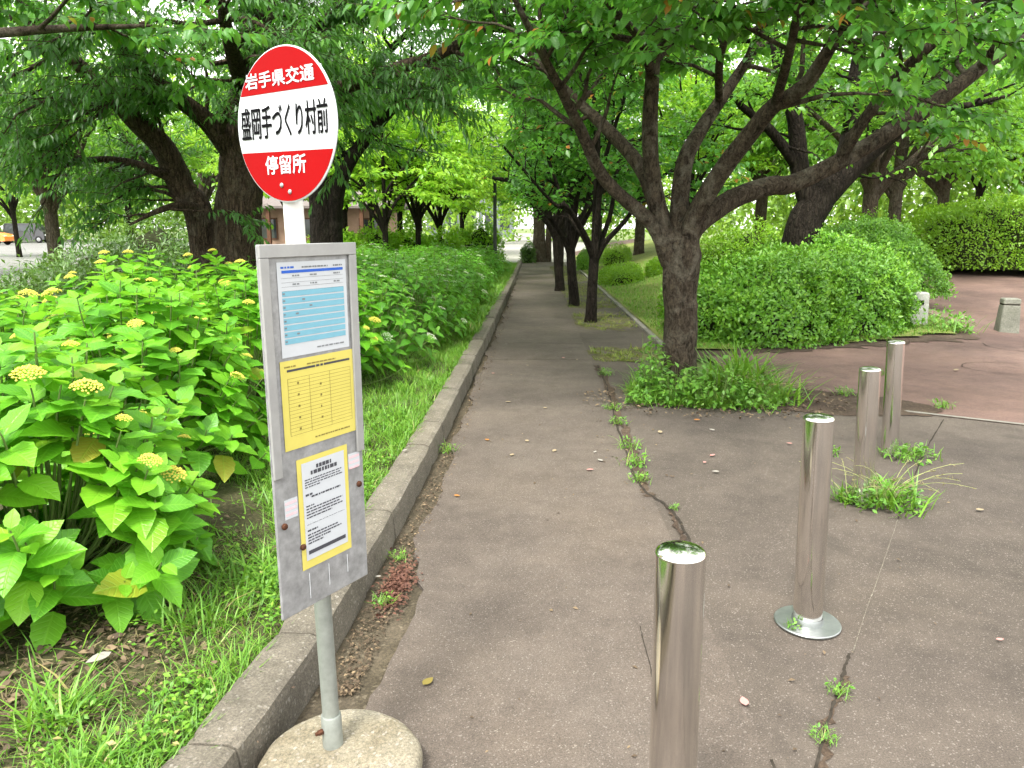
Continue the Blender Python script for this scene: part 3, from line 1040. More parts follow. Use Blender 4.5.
# --- second dark tree, with the bough curving up over the path
by = 13.0
b2 = np.array(D(322, 250, by)); b2[2] = 0.2
limbs = [
    ([b2 + (0, 0, -0.1), D(322, 215, by), D(318, 180, by), D(322, 130, by), D(330, 70, by), D(340, 0, by), D(350, -80, by)], [0.26, 0.2, 0.17, 0.15, 0.12, 0.09, 0.04], 0.4),
    ([b2 + (0.16, 0.1, -0.1), D(334, 210, by), D(348, 165, by), D(372, 132, by), D(402, 100, by - .4), D(440, 82, by - .7), D(475, 66, by - 1)], [0.2, 0.14, 0.11, 0.1, 0.08, 0.06, 0.02], 0.45),
    (PX((320, 160, by), (295, 120, by - .4), (270, 90, by - .8), (230, 70, by - 1)), [0.1, 0.08, 0.05, 0.02], 0.2),
    (PX((324, 120, by), (360, 80, by - .3), (400, 40, by - .6), (440, 0, by - .8)), [0.1, 0.08, 0.05, 0.02], 0.2),
    (PX((324, 110, by), (300, 60, by), (290, 10, by), (280, -40, by)), [0.1, 0.08, 0.05, 0.02], 0.2),
]
build_tree('broadleaf_tree', b2, limbs, 'slim dark double stemmed tree with bough curving up right of the round sign', M_bark2, L_dark, LEAF_NARROW,
           sec_gap=0.22, sec_len=(0.8, 1.7), twigs=14, twig_len=(0.35, 0.8), per_twig=13, leaf=0.15, droop=0.6, flat=0.45, zmin=1.9, hang=0.6)

# --- leaning tree behind the hedge
by = 13.2
b3 = np.array(D(798, 250, by)); b3[2] = 0.55
limbs = [
    ([b3 + (0, 0, -0.2), D(802, 232, by), D(815, 205, by), D(838, 180, by), D(868, 150, by), D(905, 120, by), D(945, 80, by), D(980, 30, by), D(1010, -30, by)], [0.38, 0.31, 0.27, 0.23, 0.2, 0.17, 0.14, 0.1, 0.04], 0.35),
    (PX((812, 208, by), (800, 170, by), (795, 120, by), (780, 70, by), (770, 10, by), (760, -60, by)), [0.2, 0.16, 0.13, 0.1, 0.07, 0.03], 0.25),
    (PX((838, 180, by), (850, 130, by + .3), (855, 70, by + .6), (870, 10, by + .8), (880, -60, by + 1)), [0.16, 0.13, 0.1, 0.07, 0.03], 0.2),
    (PX((905, 120, by), (930, 110, by - .3), (970, 105, by - .6), (1010, 95, by - .8)), [0.1, 0.08, 0.05, 0.02], 0.2),
    (PX((800, 170, by), (770, 130, by - .2), (735, 100, by - .4), (705, 60, by - .5)), [0.1, 0.08, 0.05, 0.02], 0.2),
]
build_tree('cherry_tree', b3, limbs, 'old dark tree leaning right out of the clipped hedge behind the near cherry', M_bark2, L_mid, LEAF_MID,
           sec_gap=0.26, sec_len=(0.8, 1.6), twigs=13, twig_len=(0.35, 0.7), per_twig=10, leaf=0.12, droop=0.35, flat=0.45, zmin=2.5, hang=0.45)


def auto_limbs(trunk_h, r0, n, reach, top, lean=(0, 0), multi=False, seed=0):
    g_ = np.random.default_rng(seed)
    out = [([(0, 0, -0.15), (0.02, 0, 0.15), (lean[0] * 0.5, lean[1] * 0.5, trunk_h * 0.5), (lean[0], lean[1], trunk_h)], [r0 * 1.45, r0 * 1.1, r0 * 0.95, r0 * 0.9], None)]
    for i in range(n):
        a = 2 * math.pi * (i + g_.uniform(-0.3, 0.3)) / n
        rc = reach * g_.uniform(0.7, 1.1)
        tp = top * g_.uniform(0.8, 1.1)
        s = np.array((lean[0], lean[1], trunk_h * g_.uniform(0.8, 1.0)))
        e_ = s + np.array((math.cos(a) * rc, math.sin(a) * rc, (tp - trunk_h) * g_.uniform(0.35, 0.95)))
        m1 = s + (e_ - s) * (0.3, 0.3, 0.42) + g_.normal(0, 0.12, 3)
        m2 = s + (e_ - s) * (0.65, 0.65, 0.78) + g_.normal(0, 0.15, 3)
        out.append(([s - (0, 0, 0.15), s + (m1 - s) * 0.35, m1, m2, e_], [r0 * 0.6, r0 * 0.55, r0 * 0.42, r0 * 0.28, 0.02], 0.3))
    out.append(([(lean[0], lean[1], trunk_h - 0.1), (lean[0] * 1.2, lean[1], (trunk_h + top) / 2), (lean[0] * 1.1, lean[1] + 0.1, top)], [r0 * 0.7, r0 * 0.5, 0.02], 0.25))
    return out


# --- row of young cherries along the right edge of the path
row = [((590, 322), 1.25, 0.09, (0.05, 0), 'nearest slim dark cherry of the path row, forked low, moss at its foot'),
       ((573, 306), 1.4, 0.10, (-0.08, 0), 'second slim dark cherry of the row on the right path edge'),
       ((559, 291), 1.6, 0.11, (-0.1, 0), 'third slim dark cherry of the row on the right path edge')]
protos = []
for k, ((px_, py_), th_, r_, ln_, lab) in enumerate(row):
    p = G(px_, py_)
    lm = auto_limbs(th_, r_, 5, 2.0, 4.6, ln_, seed=20 + k) + upper((0, 0, 0), 3.6, 5, 2.5, 5.4, 0.05, 60 + k)
    lm = [([np.array(q) + p for q in L[0]], L[1], L[2]) for L in lm]
    t = build_tree('cherry_tree', p, lm, lab, M_bark2, L_cherry, LEAF_MID, group='young cherries along the path', sec_gap=0.22, sec_len=(0.6, 1.3), twigs=12, twig_len=(0.3, 0.6),
                   per_twig=9, leaf=0.12, droop=0.3, flat=0.4, zmin=1.95, keep=lambda E: (E[:, 0] > -0.4 - 0.03 * (E[:, 1] - 12)) | (E[:, 2] > 4.6), hang=0.45)
    protos.append(t)
copy_thing(protos[1], (0.95, 24.5, 0), 2.0, 1.1, 'fourth slim dark cherry of the row, just before the far road')
copy_thing(protos[0], (1.05, 29.5, 0), 4.1, 1.15, 'farthest slim cherry of the row beside the end of the path')

# --- bright maples and other trees of the middle distance: built once, then copied
def proto_tree(name, label, bark, mat, th_, r_, n, reach, top, seed, group=None, **kw):
    return build_tree(name, (0, 0, 0), auto_limbs(th_, r_, n, reach, top, seed=seed), label, bark, mat, LEAF_MID, group=group, **kw)


kwm = dict(sec_gap=0.24, sec_len=(0.9, 1.8), twigs=14, twig_len=(0.4, 0.9), per_twig=10, leaf=0.15, droop=0.5, flat=0.25, hang=0.3, twig_geo=False, up=0.05)
mapleA = proto_tree('maple_tree', 'x', M_bark2, L_maple, 2.0, 0.095, 7, 2.6, 6.2, 41, 'bright maples behind the hydrangeas', **kwm)
mapleB = proto_tree('maple_tree', 'x', M_bark2, L_maple, 1.8, 0.085, 6, 2.3, 5.6, 42, 'bright maples behind the hydrangeas', **kwm)
shade = proto_tree('broadleaf_tree', 'x', M_bark3, L_mid, 2.4, 0.2, 8, 3.2, 8.0, 43, 'green trees in the background', sec_gap=0.34, sec_len=(1.0, 2.0), twigs=13, twig_len=(0.5, 1.0), per_twig=9, leaf=0.2, droop=0.35, flat=0.4, hang=0.4, twig_geo=False)


def spot(px_, dist):
    v = D(px_, 226, dist)
    return (float(v[0]), float(v[1]), 0.0)


def place(proto, used, px_, dist, rot, sc, lab, z=0.0):
    x, y_, _ = spot(px_, dist)
    if not used:
        used.append(1)
        proto.location = (x, y_, z)
        proto.rotation_euler = (0, 0, rot)
        proto.scale = (sc, sc, sc)
        proto['label'] = lab
        return proto
    return copy_thing(proto, (x, y_, z), rot, sc, lab)


uA, uB, uS = [], [], []
place(mapleA, uA, 418, 21, 0.3, 0.85, 'bright green maple left of the lamp post, first of the trunks behind the hydrangeas', 0.15)
place(mapleB, uB, 440, 25, 1.2, 0.9, 'bright green maple just left of the lamp post, trunk behind the hydrangeas', 0.15)
place(mapleA, uA, 400, 26, 2.2, 1.1, 'yellow green maple in front of the low brown building', 0.15)
place(mapleB, uB, 462, 31, 3.0, 1.2, 'bright maple nearest the lamp post on its left, far back', 0.1)
place(mapleA, uA, 372, 33, 4.0, 1.2, 'bright maple standing in front of the brown building right of the dark double stem', 0.1)
place(mapleB, uB, 420, 40, 5.1, 1.4, 'far bright maple left of the lamp post, behind the others', 0)
place(mapleA, uA, 440, 44, 5.5, 1.4, 'pale green maple farthest back in the gap left of the lamp post', 0)
place(mapleB, uB, 292, 22, 2.5, 1.1, 'bright maple behind the round red and white sign', 0.1)
place(mapleA, uA, 345, 27, 5.3, 1.15, 'bright maple between the slim dark double stem and the low building', 0.1)
place(mapleB, uB, 385, 19, 0.2, 0.95, 'small bright maple behind the hydrangeas right of the notice board', 0.1)
place(mapleA, uA, 130, 27, 1.0, 1.3, 'bright maple at far left seen through dark drooping leaves', 0.1)
place(shade, uS, 52, 19, 0.4, 0.85, 'tree with short brown trunk at far left above the parked cars', 0.15)
place(shade, uS, -60, 24, 2.4, 1.0, 'leafy tree at the left edge of the view beyond the hydrangeas', 0.1)
place(shade, uS, 205, 34, 3.3, 1.1, 'tall background tree left of the massive two stemmed tree', 0)
place(mapleB, uB, 15, 38, 0.9, 1.4, 'pale bright tree at the left edge behind the parked cars', 0)
place(shade, uS, 640, 30, 1.7, 1.0, 'green tree behind the clipped shrubs on the lawn', 0.4)
place(mapleA, uA, 690, 26, 0.5, 1.1, 'bright tree behind the near cherry trunk', 0.5)
place(mapleB, uB, 600, 42, 3.9, 1.3, 'pale bright tree far behind the row of young cherries', 0.2)
place(shade, uS, 868, 19, 5.0, 0.95, 'brown trunked tree just behind the leaning tree', 0.4)
place(shade, uS, 893, 25, 0.9, 1.05, 'upright pale trunked tree at the left end of the long hedge', 0.5)
place(mapleA, uA, 975, 31, 2.8, 1.35, 'light green layered tree above the long hedge at right', 0.5)
place(mapleB, uB, 1045, 29, 4.4, 1.4, 'light green layered tree at the right edge of the view', 0.5)
place(shade, uS, 760, 30, 3.5, 1.2, 'green tree between the near cherry and the leaning tree', 0.5)
place(shade, uS, 940, 36, 1.1, 1.3, 'darker tall tree behind the long hedge', 0.5)
place(shade, uS, 1080, 40, 1.9, 1.4, 'tall tree beyond the right edge of the long hedge', 0.5)

# --- the thick pale tree standing at the far end of the path
p = np.array(G(539, 262))
lm = [([p + (0, 0, -0.1), p + (0, 0, 1.2), p + (-0.05, 0, 3.0), p + (-0.2, 0, 6)], [0.36, 0.27, 0.25, 0.18], None),
      ([p + (0.40, 0.1, -0.1), p + (0.42, 0, 1.2), p + (0.5, 0, 3.0), p + (0.9, 0, 6)], [0.17, 0.13, 0.12, 0.1], None),
      ([p + (-0.2, 0, 5.8), p + (-0.9, -0.6, 6.6), p + (-2.0, -1.2, 7.0), p + (-3.0, -1.6, 6.8)], [0.15, 0.12, 0.08, 0.02], 0.1),
      ([p + (0.9, 0, 5.8), p + (1.8, -0.8, 6.6), p + (2.8, -1.2, 7.0), p + (3.8, -1.2, 6.6)], [0.15, 0.12, 0.08, 0.02], 0.1),
      ([p + (0, 0, 4.0), p + (0.3, -1.2, 4.8), p + (0.6, -2.2, 5.0), p + (0.8, -3.0, 4.6)], [0.12, 0.1, 0.06, 0.02], 0.1),
      ([p + (0.4, 0, 3.2), p + (1.0, -0.6, 4.0), p + (2.0, -1.0, 4.4), p + (2.6, -1.2, 4.2)], [0.12, 0.1, 0.06, 0.02], 0.1)]
build_tree('broadleaf_tree', p, lm, 'thick pale brown tree trunk standing at the far end of the path', M_bark3, L_mid, LEAF_MID, sec_gap=0.3, sec_len=(0.9, 1.6), twigs=12,
           twig_len=(0.4, 0.9), per_twig=9, leaf=0.17, droop=0.5, flat=0.4, hang=0.4, zmin=2.6, twig_geo=False)

# --- the far woodland, one mass
def wood_mass(name, label, blobs, n_per_m2, leaf, mat):
    Ps, Ns, Ss, Vs = [], [], [], []
    for (cx, cy, cz, rx, ry, rz) in blobs:
        n = int(n_per_m2 * 2 * math.pi * rx * rz)
        d = rand_unit(n)
        d[:, 2] = np.abs(d[:, 2]) * np.where(rng.random(n) < 0.8, 1, -0.6)
        lump = 1 + 0.18 * np.sin(d[:, 0] * 7 + cx) * np.cos(d[:, 2] * 6 + cy) + rng.normal(0, 0.09, n)
        P = np.array((cx, cy, cz)) + d * np.array((rx, ry, rz)) * lump[:, None]
        Ps.append(P)
        Ns.append(d + rng.normal(0, 0.5, (n, 3)) + (0, 0, 0.5))
        Ss.append(leaf * rng.uniform(0.6, 1.3, n))
        Vs.append(np.clip(rng.normal(rng.uniform(0.25, 0.75), 0.15, n), 0, 1))
    P, Nv, S, vt = map(np.concatenate, (Ps, Ns, Ss, Vs))
    ok = P[:, 2] > 0.05
    P, Nv, S, vt = P[ok], Nv[ok], S[ok], vt[ok]
    Dv = rand_unit(len(P)) + (0, 0, -0.4)
    o = put(name, leaves_mesh(name, LEAF_TINY, P, Dv, Nv, S, mat, vt))
    setp(o, label, 'woodland', None, 'stuff')
    return o


bl = []
for k in range(26):
    a = -1.0 + 2.0 * k / 25 + rng.normal(0, 0.02)
    d = 62 + rng.uniform(0, 30)
    if abs(a + 0.02) < 0.05:
        continue
    bl.append((math.sin(a) * d * 1.1, math.cos(a) * d, rng.uniform(1, 3), rng.uniform(5, 8), 4, rng.uniform(7, 13)))
for k in range(9):
    bl.append((14 + k * 3.4, 46 - k * 1.6, 1.5, 3.2, 2.5, rng.uniform(5, 8)))
for k in range(9):
    bl.append((-22 - k * 5, 76 + k, 1.5, 4.0, 3, rng.uniform(6, 9)))
bl.append((-12, 96, 1, 5, 3, 6)); bl.append((-9, 120, 2, 6, 4, 9)); bl.append((8, 130, 2, 6, 4, 12)); bl.append((3, 75, 6, 3.5, 3, 5))
wood_mass('woodland', 'distant mass of green trees closing the view all round', bl, 13, 0.5, L_far)

# ================================================================== HEDGES AND SHRUBS
L_hedge = mat_leaf('hedge_leaf', (0.065, 0.2, 0.014), (0.12, 0.31, 0.02), (0.22, 0.43, 0.03), (0.25, 0.42, 0.05), 0.3)
L_hedge2 = mat_leaf('hedge_leaf_yellow', (0.11, 0.25, 0.014), (0.19, 0.38, 0.02), (0.3, 0.5, 0.03), (0.4, 0.62, 0.04), 0.4)
L_shrub = mat_leaf('dark_shrub_leaf', (0.04, 0.10, 0.015), (0.075, 0.165, 0.025), (0.12, 0.23, 0.035), (0.2, 0.35, 0.04), 0.3)
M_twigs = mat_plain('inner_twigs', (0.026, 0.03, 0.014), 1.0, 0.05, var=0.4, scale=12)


def surf_fn(d, seed):
    return 1 + 0.06 * np.sin(d[:, 0] * 5 + seed) * np.cos(d[:, 1] * 4 + seed * 2) + 0.055 * np.sin(d[:, 2] * 7 + d[:, 0] * 3 + seed) + 0.045 * np.sin(d[:, 0] * 13 + d[:, 1] * 11 + seed) * np.cos(d[:, 2] * 12 + seed) + 0.03 * np.sin(d[:, 1] * 23 + d[:, 2] * 19) * np.sin(d[:, 0] * 21 + seed)


def bush(name, label, blobs, n, leaf, mat, tpl=LEAF_TINY, p=2.6, group=None, cat='hedge', shaggy=0.05, upright=0.5, shoots=0):
    """One shrub or clipped hedge made of merged super-ellipsoid lobes (cx,cy,z0,rx,ry,h,rot)."""
    c0 = blobs[0]
    root = thing(name, (c0[0], c0[1], c0[2]), label, cat, group)
    org = np.array(off(root))
    areas = np.array([b[3] * b[4] + (b[3] + b[4]) * b[5] for b in blobs])
    Ps, Ns, Vt = [], [], []

    def shell(b, d, seed):
        e_ = (np.abs(d) ** p).sum(1) ** (-1 / p)
        q = d * e_[:, None] * surf_fn(d, seed)[:, None]
        cx, cy, z0, rx, ry, h, rot = b
        x, y_ = q[:, 0] * rx, q[:, 1] * ry
        c_, s_ = math.cos(rot), math.sin(rot)
        return np.stack([cx + c_ * x - s_ * y_, cy + s_ * x + c_ * y_, z0 + np.maximum(q[:, 2], -0.02) * h], 1)

    def inside(P, b):
        cx, cy, z0, rx, ry, h, rot = b
        c_, s_ = math.cos(-rot), math.sin(-rot)
        X, Y_ = P[:, 0] - cx, P[:, 1] - cy
        u, v, w = (c_ * X - s_ * Y_) / rx, (s_ * X + c_ * Y_) / ry, (P[:, 2] - z0) / h
        return np.abs(u) ** p + np.abs(v) ** p + np.abs(w) ** p < 0.8
    for k, b in enumerate(blobs):
        m = int(n * areas[k] / areas.sum())
        d = rng.uniform(-1, 1, (m * 3, 3))
        d = d[(np.linalg.norm(d, axis=1) > 0.2)][:m]
        d[:, 2] = np.abs(d[:, 2])
        d /= np.linalg.norm(d, axis=1)[:, None]
        P = shell(b, d, k * 1.7 + 0.5)
        cen = np.array((b[0], b[1], b[2] + b[5] * 0.3))
        outv = P - cen
        outv /= np.linalg.norm(outv, axis=1)[:, None]
        depth = rng.random(len(P)) ** 1.6 * 0.2
        clump = 0.5 + 0.5 * np.sin(P[:, 0] * 9 + k) * np.sin(P[:, 1] * 8.3) * np.cos(P[:, 2] * 9.1)
        P = P - outv * depth[:, None] + outv * (shaggy * clump * rng.random(len(P)))[:, None]
        ok = np.ones(len(P), bool)
        for j, b2_ in enumerate(blobs):
            if j != k:
                ok &= ~inside(P, b2_)
        Ps.append(P[ok])
        Ns.append(outv[ok])
        Vt.append(np.clip(0.5 + 0.22 * (clump[ok] - 0.5) * 2 + rng.normal(0, 0.17, ok.sum()), 0, 1))
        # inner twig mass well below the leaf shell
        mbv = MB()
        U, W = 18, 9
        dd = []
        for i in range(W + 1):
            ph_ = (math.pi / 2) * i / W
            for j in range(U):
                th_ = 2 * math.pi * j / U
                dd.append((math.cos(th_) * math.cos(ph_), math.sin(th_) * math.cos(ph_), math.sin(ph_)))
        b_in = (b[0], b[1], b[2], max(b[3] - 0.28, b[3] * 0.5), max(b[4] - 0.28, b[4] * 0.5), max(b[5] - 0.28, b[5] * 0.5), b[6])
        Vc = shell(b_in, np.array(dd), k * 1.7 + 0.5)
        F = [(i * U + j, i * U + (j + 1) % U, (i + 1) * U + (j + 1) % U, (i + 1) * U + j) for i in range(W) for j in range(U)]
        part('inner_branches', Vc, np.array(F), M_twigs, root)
    if shoots:                                   # stray unclipped shoots standing out of the shell
        P0, N0 = np.concatenate(Ps), np.concatenate(Ns)
        pick = rng.choice(np.where(N0[:, 2] > -0.1)[0], shoots)
        st = []
        for i in pick:
            d = N0[i] * 0.6 + np.array((0, 0, 0.7)) + rng.normal(0, 0.25, 3)
            d /= np.linalg.norm(d)
            ln = rng.uniform(0.1, 0.3)
            tt = np.linspace(-0.1, 1, 9)[:, None]
            q = P0[i] + d * ln * tt
            st.append(tube_np(q[::4], [0.0035, 0.0025, 0.0012], 4))
            Ps.append(q)
            Ns.append(np.tile(d, (9, 1)) + rng.normal(0, 0.5, (9, 3)))
            Vt.append(np.clip(rng.normal(0.75, 0.15, 9), 0, 1))
        Vs_, Fs_ = merge(st)
        part('shoots', Vs_, Fs_, M_twigs, root)['kind'] = 'stuff'
    P, Nv, vt = np.concatenate(Ps), np.concatenate(Ns), np.concatenate(Vt)
    m = len(P)
    tang = np.cross(Nv, rand_unit(m))
    Dv = tang + Nv * 0.5 + np.array((0, 0, 0.25 * upright)) + rng.normal(0, 0.2, (m, 3))
    Nn = Nv + rng.normal(0, 0.45, (m, 3)) + np.array((0, 0, upright))
    o = put('foliage', leaves_mesh('foliage', tpl, P, Dv, Nn, leaf * rng.uniform(0.6, 1.25, m), mat, vt, org), root)
    o['kind'] = 'stuff'
    return root


bush('clipped_hedge', 'broad rounded green hedge right of the near cherry trunk, behind the bollards',
     [(3.3, 11.2, 0.0, 1.2, 1.3, 1.08, 0.3), (4.4, 12.0, 0.05, 1.35, 1.5, 1.12, 0.3), (5.25, 13.6, 0.15, 1.15, 1.5, 1.3, 0.3), (6.6, 15.3, 0.3, 1.2, 1.6, 1.35, 0.3)],
     110000, 0.07, L_hedge, shaggy=0.24, p=2.2, shoots=520)
bush('clipped_hedge', 'long flat topped yellow green hedge at the right edge of the view',
     [(12.0, 20.6, 0.5, 1.5, 1.3, 1.65, -0.2), (14.2, 20.0, 0.5, 1.6, 1.4, 1.75, -0.25), (16.6, 19.3, 0.5, 1.7, 1.5, 1.8, -0.3), (19.0, 18.5, 0.5, 1.7, 1.6, 1.8, -0.3)],
     80000, 0.082, L_hedge2, p=5.0, shoots=240, shaggy=0.09, upright=0.7)
# clipped round shrubs on the lawn
def Gt(px_, py_):
    """where the ray meets the right-hand ground"""
    d = ray(px_, py_)
    for t in np.linspace(5, 60, 1100):
        q = CAM + d * t / d[1]
        if q[2] < float(terr(q[0], q[1])) + 0.03:
            return q
    return CAM + d * 30 / d[1]


rs = [(624, 285, 24, 21, 'low rounded shrub on the lawn just right of the nearest young cherry'),
      (616, 265, 19, 20, 'rounded shrub behind the low one on the lawn'),
      (656, 276, 9, 17, 'small rounded shrub half hidden by the near cherry trunk'),
      (585, 270, 8, 20, 'rounded shrub seen between the young cherries of the row')]
for (px_, py_, rp, hp, lab) in rs:
    v = Gt(px_, py_)
    k = v[1] / FPX
    bush('round_shrub', lab, [(v[0], v[1] + rp * k * 0.8, float(terr(v[0], v[1])), rp * k, rp * k * 0.9, hp * k, 0.2)], 5000, 0.055, L_hedge2 if px_ != 585 else L_hedge, p=2.4, group='rounded shrubs on the lawn', cat='shrub', shaggy=0.03)
v = D(745, 250, 17.5)
bush('round_shrub', 'loose yellow green bush between the near cherry trunk and the leaning tree', [(v[0], v[1], 0.45, 0.9, 0.8, 1.15, 0.0), (v[0] - 0.7, v[1] + 0.4, 0.45, 0.6, 0.6, 0.8, 0)], 8000, 0.075, L_hedge2, p=2.2, cat='shrub', shaggy=0.12)
v = D(528, 262, 33)
bush('round_shrub', 'small round dark shrub left of the thick trunk at the end of the path', [(v[0], v[1], 0.0, 0.36, 0.36, 0.85, 0.0)], 2500, 0.07, L_shrub, p=2.3, cat='shrub', shaggy=0.03)
# loose bright bushes behind the hydrangea hedge
for (px_, d_, r_, h_, lab) in [(372, 21.5, 1.0, 1.35, 'bright bush behind the hydrangeas in front of the low building'), (405, 22.5, 1.0, 1.25, 'bright bush behind the hydrangeas, second left of the lamp post'), (440, 23.8, 0.9, 1.2, 'bright bush behind the hydrangeas just left of the lamp post'), (478, 28.0, 1.0, 1.5, 'bright bush right beside the lamp post near the path end'), (335, 19.5, 1.0, 1.2, 'bright bush low behind the slim dark double stem')]:
    x, y_, _ = spot(px_, d_)
    bush('loose_bush', lab, [(x, y_, 0.15, r_, r_ * 0.8, h_, 0.0), (x - 0.7, y_ + 0.3, 0.15, r_ * 0.7, r_ * 0.7, h_ * 0.85, 0.3)], 5000, 0.12, L_maple, p=2.0, group='bright bushes behind the hydrangea hedge', cat='shrub', shaggy=0.2)
# dark bushes behind the hydrangeas on the left
for (px_, d_, r_, h_, lab) in [(30, 9.0, 0.95, 0.85, 'dark low bush at the left edge behind the hydrangeas'), (92, 12.5, 1.1, 1.15, 'broad dark bush among the drooping leaves at far left'), (150, 13.2, 1.2, 1.5, 'tall dark bush behind the drooping leaves beside the massive tree'), (110, 9.6, 0.9, 1.05, 'dark bush behind the hydrangeas, left of the massive tree'), (175, 11.2, 0.9, 1.1, 'dark bush at the foot of the massive two stemmed tree')]:
    x, y_, _ = spot(px_, d_)
    bush('wild_shrub', lab, [(x, y_, 0.2, r_, r_ * 0.8, h_, 0.0), (x + 0.5, y_ + 0.3, 0.2, r_ * 0.6, r_ * 0.6, h_ * 0.8, 0.3)], 6500, 0.10, L_shrub, LEAF_NARROW, p=2.0, group='dark bushes behind the hydrangeas', cat='shrub', shaggy=0.25)

# ================================================================== HYDRANGEAS
L_hyd = mat_leaf('hydrangea_leaf', (0.07, 0.25, 0.014), (0.12, 0.37, 0.018), (0.2, 0.47, 0.025), (0.33, 0.66, 0.04), 0.4, rough=0.42, spec=0.4, veins=True)
L_hyd1 = mat_leaf('hydrangea_leaf_single', (0.07, 0.25, 0.014), (0.12, 0.37, 0.018), (0.2, 0.47, 0.025), (0.33, 0.66, 0.04), 0.4, rough=0.4, spec=0.45, veins=True, per_object=True, autumn=(0.38, 0.34, 0.04), astop=0.965)
L_hydd = mat_leaf('hydrangea_leaf_deep', (0.055, 0.2, 0.018), (0.095, 0.29, 0.024), (0.155, 0.38, 0.03), (0.26, 0.56, 0.04), 0.42, veins=True)
M_stem = mat_plain('hydrangea_stem', (0.14, 0.2, 0.06), 0.7, 0.2)
M_floretY = mat_plain('floret_yellow', (0.60, 0.52, 0.09), 0.7, 0.2, var=0.25, scale=60)
M_floretG = mat_plain('floret_lime', (0.44, 0.5, 0.08), 0.7, 0.2, var=0.25, scale=60)
M_floretW = mat_plain('floret_white', (0.7, 0.74, 0.55), 0.7, 0.2, var=0.15, scale=60)
HL = [hydrangea_leaf(9, 0.68, 0.14, 0.10), hydrangea_leaf(9, 0.74, 0.22, 0.06), hydrangea_leaf(9, 0.64, 0.08, 0.16), hydrangea_leaf(9, 0.70, 0.28, 0.14)]
for q, (V_, T_, U_) in enumerate(HL):   # slight sideways sweep and ripple
    V_[:, 1] += 0.05 * (q - 1.5) * V_[:, 0] ** 2
    V_[:, 2] += 0.025 * np.sin(V_[:, 0] * 9 + q) * np.abs(V_[:, 1]) * 2
HL_FAR = hydrangea_leaf(4, 0.66, 0.35, 0.15, False)
HL_ME = [make_mesh('leaf', V_, T_, L_hyd1, uv=U_, smooth=True) for V_, T_, U_ in HL]


def flower_mesh(name, mat, n=70, seed=1):
    g_ = np.random.default_rng(seed)
    mb = MB()
    for i in range(n):
        a, r_ = i * 2.39996, math.sqrt((i + 0.5) / n)
        x, y_ = math.cos(a) * r_, math.sin(a) * r_
        z = 0.45 * (1 - r_ * r_) + g_.normal(0, 0.05)
        s = 0.11 * g_.uniform(0.7, 1.2)
        c = np.array((x, y_, z))
        P = [c + (s, 0, 0), c + (0, s, 0), c + (-s, 0, 0), c + (0, -s, 0), c + (0, 0, s * 0.9), c + (0, 0, -s)]
        mb.add(P, [(0, 1, 4), (1, 2, 4), (2, 3, 4), (3, 0, 4), (1, 0, 5), (2, 1, 5), (3, 2, 5), (0, 3, 5)])
    return make_mesh(name, np.concatenate(mb.V), mb.F, mat)


FL = [flower_mesh('flower_head', M_floretY, 80, 1), flower_mesh('flower_head', M_floretG, 60, 2)]
FLW = flower_mesh('flower_head', M_floretW, 26, 3)


